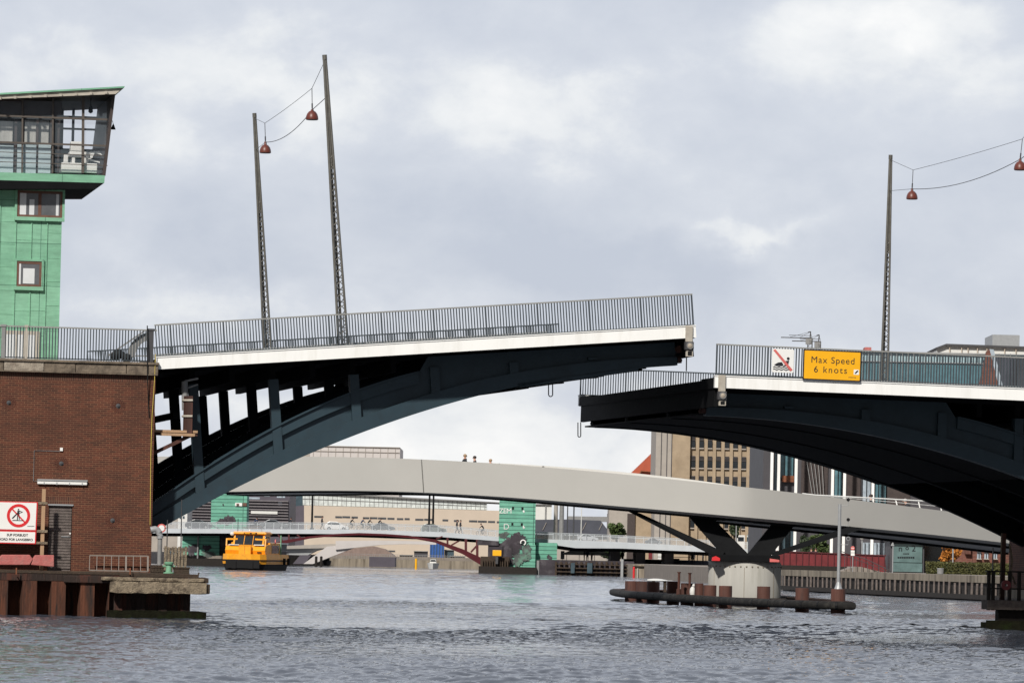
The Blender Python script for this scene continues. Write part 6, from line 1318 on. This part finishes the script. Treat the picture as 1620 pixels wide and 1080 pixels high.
# ------------------------------------------------------------------ quay on the right
qb, qc = Vector((23.3, 429, 0)), Vector((41.6, 303, 0))
qr = thing('quay_wall', 'long quay wall faced with grey timber piles at right', 'quay wall', (34, 470, 0))
def zq(px, py, Y): return at(px, py, Y).z
m = MB(); d = (qb - qc).normalized(); n_ = Vector((-d.y, d.x, 0)); n_ = n_ if n_.x < 0 else -n_
m.prism([qc + n_ * .05 + Vector((0, 0, 1.3)), qb + n_ * .05 + Vector((0, 0, 1.3)), qb - n_ * .8 + Vector((0, 0, 1.3)), qc - n_ * .8 + Vector((0, 0, 1.3))], (0, 0, .5)); m.build('coping', M('concrete_old'), qr)
m = MB(); m.prism([qc - n_ * .1, qb - n_ * .1, qb - n_ * .6, qc - n_ * .6], (0, 0, 1.31)); m.prism([qc - n_ * .1 - Vector((0, 0, 1.5)), qb - n_ * .1 - Vector((0, 0, 1.5)), qb - n_ * .6 - Vector((0, 0, 1.5)), qc - n_ * .6 - Vector((0, 0, 1.5))], (0, 0, 1.5)); m.build('backing', M('pile_dark'), qr)
m = MB(); L = (qb - qc).length; rr = random.Random(6); s = 0
while s < L:
    p = qc + d * s + n_ * (.12 + rr.uniform(0, .06)); t = rr.uniform(-.08, .08); r = rr.uniform(.07, .10); m.tube([p + Vector((0, 0, .42)), p + d * t + Vector((0, 0, 1.32 - rr.uniform(0, .1)))], r, 6); s += rr.uniform(1.3, 2.0)
m.build('timber_piles', M('timber_grey'), qr)
m = MB(); m.bar(qc + n_ * .2 + Vector((0, 0, .28)), qb + n_ * .2 + Vector((0, 0, .28)), .3, .34); m.build('waling', M('pile_dark'), qr)
for px, lab in ((1519, 'orange-red ladder post on the timber quay right of the bin'),):
    m = MB(); a = at(px, 935, 366); m.lathe((a.x, 366, -.2), [(.06, 0), (.06, 1.75)], 8); single(m, 'marker_post', M('rust_orange'), lab, 'post')
zg = 1.72
# dark cultural building with white columns
Yd = 520
dk = thing('glass_office_building', 'dark-clad office building with tall white columns and a teal glass upper storey', 'building', at(1350, 888, Yd))
def bz(m, px0, px1, pyt, Y, dep, zb=zg): return bxp(m, px0, px1, pyt, 890, Y, dep, zb)
m = MB(); bxp(m, 1207, 1500, 640, 890, Yd + 3, 30, zg); m.build('wall', M('dark_clad'), dk)
for px in (1218.5, 1229.5, 1257, 1315, 1334, 1379): m = MB(); bxp(m, px, px + 4.3, 640, 893, Yd - 1, .5, zg); m.build('column', M('white_paint'), dk)
for px0, px1, y0, y1, mt in ((1235, 1256, 640, 756, 'glass_teal'), (1224, 1229, 700, 890, 'glass_blue'), (1320, 1333, 650, 800, 'glass_teal'), (1364, 1378, 735, 800, 'glass_sky'), (1384, 1402, 740, 800, 'glass_teal'), (1236, 1256, 830, 885, 'glass_blue'), (1362, 1406, 858, 886, 'glass_sky'), (1268, 1310, 640, 840, 'cladding_brown'), (1340, 1362, 640, 840, 'cladding_brown'), (1404, 1440, 700, 800, 'cladding_brown')):
    m = MB(); bxp(m, px0, px1, y0, y1, Yd + 2.8, .3); w = m.build('window' if 'glass' in mt else 'clad_panel', M(mt), dk)
    if 'glass' in mt:
        m = MB(); k = max(2, int((px1 - px0) / 6))
        for i in range(k + 1): x = px0 + (px1 - px0) * i / k; bxp(m, x - .35, x + .35, y0, y1, Yd + 2.6, .25)
        m.build('mullion', M('black'), w)
m = MB(); bxp(m, 1237, 1256, 752, 762, Yd + 2.5, .3); m.build('orange_panel', M('rust_orange'), dk)
m = MB()
for i in range(5): m.bar(at(1270 + i * 7, 690, Yd + 2.3), at(1288 + i * 4, 800, Yd + 2.3), .07)
m.build('cable_stays', M('mid_grey'), dk)
m = MB(); bxp(m, 1340, 1640, 574, 606, Yd + 1, 34); gb = m.build('lower_glass_band', M('glass_teal'), dk)
m = MB(); bxp(m, 1344, 1640, 559, 573.6, Yd + 1.4, 33); m.build('upper_glass_band', M('glass_tealpale'), dk)
m = MB(); bxp(m, 1338, 1640, 605.6, 640, Yd + .5, 35); m.build('dark_band', M('cladding_brown'), dk)
m = MB(); bxp(m, 1342, 1640, 557.5, 559, Yd + 1, 34); bxp(m, 1342, 1640, 572.8, 574.2, Yd + .8, .4); m.build('roof_edge', M('galv'), dk)
m = MB()
for i in range(30): px = 1346 + i * 9; bxp(m, px, px + .7, 559, 605, Yd + .9, .2)
m.build('mullion', M('mid_grey'), gb)
m = MB(); bxp(m, 1368.5, 1378.5, 549, 559, Yd + 8, 3); m.build('chimney', M('pink_concrete'), dk)
# white wrapped building on top right
ww = thing('scaffolded_building', 'building wrapped in white sheeting with a dark roof edge and a grey plant box', 'building', at(1550, 888, 620))
m = MB(); poly(m, [(1482, 553), (1497, 547), (1640, 551), (1640, 700), (1482, 700)], 620, 25); m.build('sheeting', M('far_white'), ww)
m = MB(); poly(m, [(1481, 549.5), (1497, 543.5), (1640, 548.5), (1640, 551.5), (1497, 547), (1482, 553)], 619.5, 27); m.build('roof_edge', M('dark_grey'), ww)
m = MB(); bxp(m, 1570, 1613, 529.5, 548, 624, 10); m.build('plant_box', M('galv'), ww)
m = MB()
for px in (1501, 1520, 1530, 1545, 1560, 1588, 1606): bxp(m, px, px + 1.2, 549, 640, 619.7, .2)
m.build('scaffold_poles', M('cream_stone'), ww); m = MB(); bxp(m, 1482, 1640, 690, 890, 620.5, 24, zg); m.build('lower_wall', M('limestone'), ww)
# brick house with a slate slope
gh = thing('gabled_house', 'brick gable house with a glazed verge and dark slate slope behind the level leaf railing', 'house', at(1570, 888, 470))
m = MB(); poly(m, [(1543, 640), (1561, 556), (1565.5, 552), (1587, 640)], 470, 1); m.build('gable', M('red_brick'), gh)
m = MB(); poly(m, [(1565.5, 552), (1572, 552.5), (1594, 640), (1587, 640)], 469.8, 1.5); m.build('verge', M('glass_sky'), gh)
m = MB(); poly(m, [(1574, 562), (1650, 567), (1650, 640), (1594, 640)], 470.3, 12); rf_ = m.build('slate_slope', M('slate'), gh)
m = MB()
for i in range(9): bxp(m, 1582 + i * 5, 1582.8 + i * 5, 566, 625, 470.1, .2)
m.build('standing_ribs', M('dark_grey'), rf_)
m = MB(); bxp(m, 1541, 1680, 638, 890, 471.6, 14, zg); m.build('wall', M('red_brick'), gh)
for x0 in (1546, 1557.5, 1571.5): m = MB(); bxp(m, x0, x0 + 6, 862, 883, 471.5, .2); w = m.build('window', M('glass_sky'), gh); m = MB(); bxp(m, x0 - .4, x0 + 6.4, 872, 873.2, 471.3, .2); bxp(m, x0 + 2.6, x0 + 3.3, 862, 883, 471.32, .2); m.build('glazing_bar', M('dark_grey'), w); m = MB(); bxp(m, x0 - 1, x0 + 7, 883, 884.5, 471.2, .4); m.build('sill', M('limestone'), w)
m = MB(); bxp(m, 1495, 1541, 855, 890, 472, 10, zg); m.build('low_wing', M('red_brick'), gh); m = MB(); bxp(m, 1527, 1536, 865, 876, 471.5, .6); m.build('corbel', M('red_brick'), gh)
# tower cranes far away
def crane(px, ytop, jib0, jib1, yj, Y, label):
    b = at(px, 540, Y); root = thing('tower_crane', label, 'crane', (b.x, Y, 0), group='tower cranes on the skyline'); w = 1.6; z1 = at(px, yj, Y).z
    m = MB()
    for sx in (-1, 1):
        for sy in (-1, 1): m.bar((b.x + sx * w / 2, Y + sy * w / 2, 0), (b.x + sx * w / 2, Y + sy * w / 2, z1), .3)
    k = z1 * .8
    while k < z1 - 2: m.bar((b.x - w / 2, Y - w / 2, k), (b.x + w / 2, Y - w / 2, k + 2), .14); m.bar((b.x + w / 2, Y - w / 2, k + 2), (b.x - w / 2, Y - w / 2, k + 2), .14); k += 2
    m.build('tower', M('dark_grey'), root)
    m = MB(); j0, j1 = at(jib0, yj, Y), at(jib1, yj, Y); j0.z = j1.z = z1; m.bar(j0, j1, .35); m.bar(j0 + Vector((3, 0, .9)), j1 + Vector((0, 0, .9)), .2); m.build('jib', M('dark_grey'), root)
    ap = at(px + 1, ytop, Y); m = MB(); m.bar((b.x, Y, z1), ap, .4); m.bar(ap, ap + Vector((-1, 0, -.3)), .4); m.build('apex', M('dark_grey'), root)
    m = MB(); m.bar(ap, j0.lerp(j1, .25), .12); m.bar(ap, j0.lerp(j1, .6), .12); m.bar(ap, j1, .12); m.build('tie_bars', M('dark_grey'), root)
    m = MB(); m.box(j1.x - 2.2, j1.x, Y - .8, Y + .8, z1 - 2.4, z1 - .2); m.build('counterweight', M('mid_grey'), root); m = MB(); m.box(b.x - 1.6, b.x - .2, Y - 1, Y, z1 - 2.4, z1 - .3); m.build('cab', M('mid_grey'), root)
crane(1281.5, 524.5, 1235.5, 1284, 534.5, 1900, 'tower crane with a long jib on the skyline, the left and taller of two')
crane(1295, 529.5, 1253, 1298, 540, 1950, 'tower crane just left of the lamp mast, the right and lower of two')
# glass corner with painted lettering
Yn = 452
ng = thing('restaurant_front', 'teal glass shop front lettered n°2 beside the autumn tree', 'shop front', at(1432, 905, Yn))
m = MB(); bxp(m, 1408, 1462, 852, 906, Yn + .2, 6, zg); m.build('frame', M('dark_clad'), ng)
m = MB(); bxp(m, 1412, 1459, 860, 889, Yn, .25); pn = m.build('upper_pane', M('glass_teal_dim'), ng) if 'glass_teal_dim' in MATS else None
if pn is None: glassmat('glass_teal_dim', (.115, .18, .18)); pn = m.build('upper_pane', M('glass_teal_dim'), ng)
m = MB(); bxp(m, 1412, 1459, 890, 904, Yn, .25); m.build('lower_pane', M('glass_teal_dim'), ng)
m = MB(); bxp(m, 1406, 1500, 846, 856, Yn - .6, 7); m.build('canopy', M('dark_clad'), ng)
for ch, px, py, sz in (('n', 1424.5, 867.5, .74), ('º', 1435, 871, .95), ('2', 1445.5, 867.5, .74)): text(ch, sz, at(px, py, Yn - .03), (1, 0, 0), (0, 0, 1), 'lettering', M('glass_dark'), pn)
m = MB()
for i in range(8): bxp(m, 1420 + i * 3.4, 1422.6 + i * 3.4, 880, 882.4, Yn - .04, .03)
for i in range(4): bxp(m, 1429 + i * 2.4, 1430.8 + i * 2.4, 874.6, 876, Yn - .04, .03)
m.build('small_lettering', M('glass_dark'), pn)
m = MB(); bxp(m, 1462, 1500, 860, 906, Yn + 1.5, 4, zg); m.build('dark_entrance', M('glass_dark'), ng)
# hedge, trees and street furniture on the quay
Yh = 424
def hedge():
    m = MB(); rr = random.Random(31); x0, x1 = at(1465, 900, Yh).x, at(1640, 900, Yh).x; z1 = at(1520, 890, Yh).z
    for _ in range(5200):
        f = rr.random(); x = x0 + (x1 - x0) * rr.random(); p = Vector((x, Yh + (rr.uniform(-.06, .12) if f < .7 else rr.uniform(0, 1.2)), rr.uniform(zg, z1) if f < .7 else z1 + rr.uniform(-.12, .06))); s = rr.uniform(.04, .10)
        a = Vector((rr.uniform(-1, 1), rr.uniform(-1, 1), rr.uniform(-1, 1))).normalized(); b = a.cross(Vector((rr.uniform(-1, 1), rr.uniform(-1, 1), rr.uniform(-1, 1)))).normalized(); m.add([p - a * s, p + b * s * .7, p + a * s, p - b * s * .7], [(0, 1, 2, 3)])
    return m, x0, x1, z1
m, x0, x1, z1 = hedge(); hd = thing('hedge', 'clipped green and ochre hedge along the quay at right', 'hedge', ((x0 + x1) / 2, Yh, zg)); m.build('foliage', M('leaf_olive'), hd); m = MB(); m.box(x0 + .1, x1, Yh + .15, Yh + 1.1, zg, z1 - .12); m.build('inner_growth', M('leaf_dark'), hd)
tree(1478, 1530, 852, 892, 436, zg, 'small autumn tree with orange leaves behind the hedge', 'leaf_orange', 51, 1500, .16)
tree(1152, 1172, 822, 852, 640, zg, 'dark green street tree left of the thick pier strut', 'leaf_dark', 52, 1000, .25)
tree(1272, 1312, 838, 884, 500, zg, 'dark green tree behind the right pier struts', 'leaf_green', 53, 1600, .22)
tree(1262, 1290, 846, 882, 490, zg, 'smaller dark tree hidden behind the right pier struts', 'leaf_dark', 54, 900, .2)
bn = thing('litter_bin', 'grey cylindrical litter bin in front of the hedge', 'bin', at(1487.5, 912, 410)); p = at(1487.5, 912, 410); z2 = at(1487.5, 898, 410).z; m = MB(); m.lathe((p.x, 410, zg), [(.22, 0), (.25, .04), (.26, z2 - zg - .06)], 16); m.build('body', M('mid_grey'), bn); m = MB(); m.lathe((p.x, 410, z2 - .07), [(.28, 0), (.28, .06)], 16); m.build('rim', M('galv'), bn)
sg = thing('sign_post', 'grey post with a small pointed top in front of the teal shop front', 'sign post', at(1412, 908, 418)); p = at(1412, 908, 418); z2 = at(1412, 858, 418).z; m = MB(); m.tube([(p.x, 418, zg), (p.x, 418, z2)], .045, 8); m.build('post', M('galv'), sg); m = MB(); q = at(1412, 861, 417.9); m.prism([q + Vector((-.16, 0, -.1)), q + Vector((.16, 0, -.1)), q + Vector((0, 0, .2))], (0, .03, 0)); m.build('warning_triangle', M('galv'), sg)
sg = thing('traffic_sign', 'round red and white traffic sign over white plates by the red fence', 'traffic sign', at(1349, 900, 432)); p = at(1349, 900, 432); m = MB(); m.tube([(p.x, 432.1, zg), (p.x, 432.1, at(1349, 863, 432).z)], .035, 8); m.build('post', M('galv'), sg); c = at(1349, 866.5, 432); m = MB(); m.lathe(c, [(.17, .02), (.17, 0)], 18, 'Y'); dd = m.build('disc', M('sign_redpale'), sg); m = MB(); m.box(c.x - .11, c.x + .11, c.y - .006, c.y, c.z - .025, c.z + .025); m.build('bar', M('sign_white'), dd)
m = MB(); bxp(m, 1346, 1352, 870, 873.5, 432, .02); bxp(m, 1346, 1352, 874.2, 878.5, 432, .02); m.build('plate', M('sign_white'), sg)
for px, pt_, Y, lab, nm in ((1165, 826, 600, 'white globe street lamp behind the thick left strut', 'street_lamp'), (1364, 850, 470, 'globe street lamp under the footbridge left of the shop front', 'street_lamp'), (1508, 853, 430, 'grey street lamp pole beside the orange tree', 'street_lamp')):
    p = at(px, pt_, Y); r = thing(nm, lab, 'street lamp', (p.x, Y, zg)); m = MB(); m.tube([(p.x, Y, zg), (p.x, Y, p.z - .2)], .06, 8); m.build('post', M('galv'), r); m = MB(); m.ball((p.x, Y, p.z), .22, 10); m.build('globe', M('far_white'), r, smooth=True)
# red balustrade, ramp and railings
rw = thing('red_balustrade', 'dark red mesh balustrade along the upper quay behind the fender ring', 'balustrade', at(1315, 895, 455))
m = MB(); Yr = 455; poly(m, [(1228, 872), (1330, 876), (1400, 879), (1402, 905), (1228, 892.5)], Yr, .12); m.build('panel', M('red_paint'), rw)
m = MB()
for i in range(18): px = 1229 + i * 10; y0 = 872 + (px - 1228) * .041; bxp(m, px, px + 1.2, y0 - 2, 893 + (px - 1228) * .07, Yr - .1, .1)
poly(m, [(1227, 870.5), (1402, 877.5), (1402, 879), (1227, 872)], Yr - .12, .2); m.build('posts_and_rail', M('arch_red'), rw)
rp = thing('quay_ramp', 'pale brown paved ramp rising from the quay behind the signal mast', 'ramp', at(1370, 908, 440)); m = MB(); poly(m, [(1300, 912), (1352, 896), (1362, 896), (1412, 908.5), (1420, 914), (1300, 914)], 441, 10); m.build('ramp', M('paving'), rp)
m = MB(); poly(m, [(1226, 893), (1340, 896), (1340, 908), (1226, 908)], 446, 8); m.build('retaining_wall', M('pile_dark'), rp)
m = MB()
for i in range(9): px = 1336 + i * 9; y0 = 876 + i * 2.9; bxp(m, px, px + .9, y0, y0 + 26 - i * 1.3, 440.5, .06)
m.tube([at(1332, 872, 440.5), at(1370, 884, 440.5), at(1412, 904, 440.5)], .04, 6); m.tube([at(1334, 878, 440.5), at(1370, 890, 440.5), at(1410, 907, 440.5)], .025, 6); m.build('handrail', M('dark_grey'), rp)
for px, c, lab in ((1283, 'cloth_dark', 'dark-clothed person behind the red balustrade, the left of two'), (1290, 'cloth_dark', 'dark-clothed person behind the red balustrade, the right of two'), (1200, 'cloth_red', 'person in red seen between the thick pier struts')):
    Y = 458 if px > 1250 else 560; p = at(px, 890, Y); p.z = at(px, 866 if px > 1250 else 862, Y).z - 1.76; person(p, -1.4, 'stand', c, 'cloth_dark', 'hair_dark', lab, 'people on the upper quay')
uq = thing('upper_quay', 'raised quay terrace behind the red balustrade', 'terrace', at(1290, 893, 456)); m = MB(); zq_ = at(1286, 866, 458).z - 1.77; m.box(at(1224, 893, 456).x, at(1404, 893, 456).x, 455.3, 516, zg, zq_); m.build('slab', M('paving'), uq)
for a, b, mt, lab, yt, Y in ((1183, 1192, 'glass_teal', 'teal and white information stand between the thick struts', 845, 640), (1166, 1178, 'far_white', 'white kiosk behind the thick left strut', 846, 650), (1141, 1153, 'far_white', 'white parked van behind the left strut', 849, 650)):
    m = MB(); r = thing('quay_kiosk', lab, 'kiosk', at((a + b) / 2, 888, Y)); bxp(m, a, b, yt, 888, Y, 3, zg); m.build('wall', M(mt), r); m = MB(); bxp(m, a + 1.5, b - 1.5, yt + 3, yt + 9, Y - .1, .15); m.build('window', M('glass_dark'), r)
wl = thing('quay_light', 'white hooded quay light on the coping near the signal mast', 'quay light', at(1309, 905, 470)); p = at(1309.5, 903, 470); m = MB(); m.lathe((p.x, 470, p.z - .25), [(.35, 0), (.34, .08), (.12, .3), (.04, .42)], 14); m.build('hood', M('sign_white'), wl, smooth=True); m = MB(); m.tube([(p.x, 470, zg), (p.x, 470, p.z - .2)], .06, 8); m.build('stem', M('mid_grey'), wl)
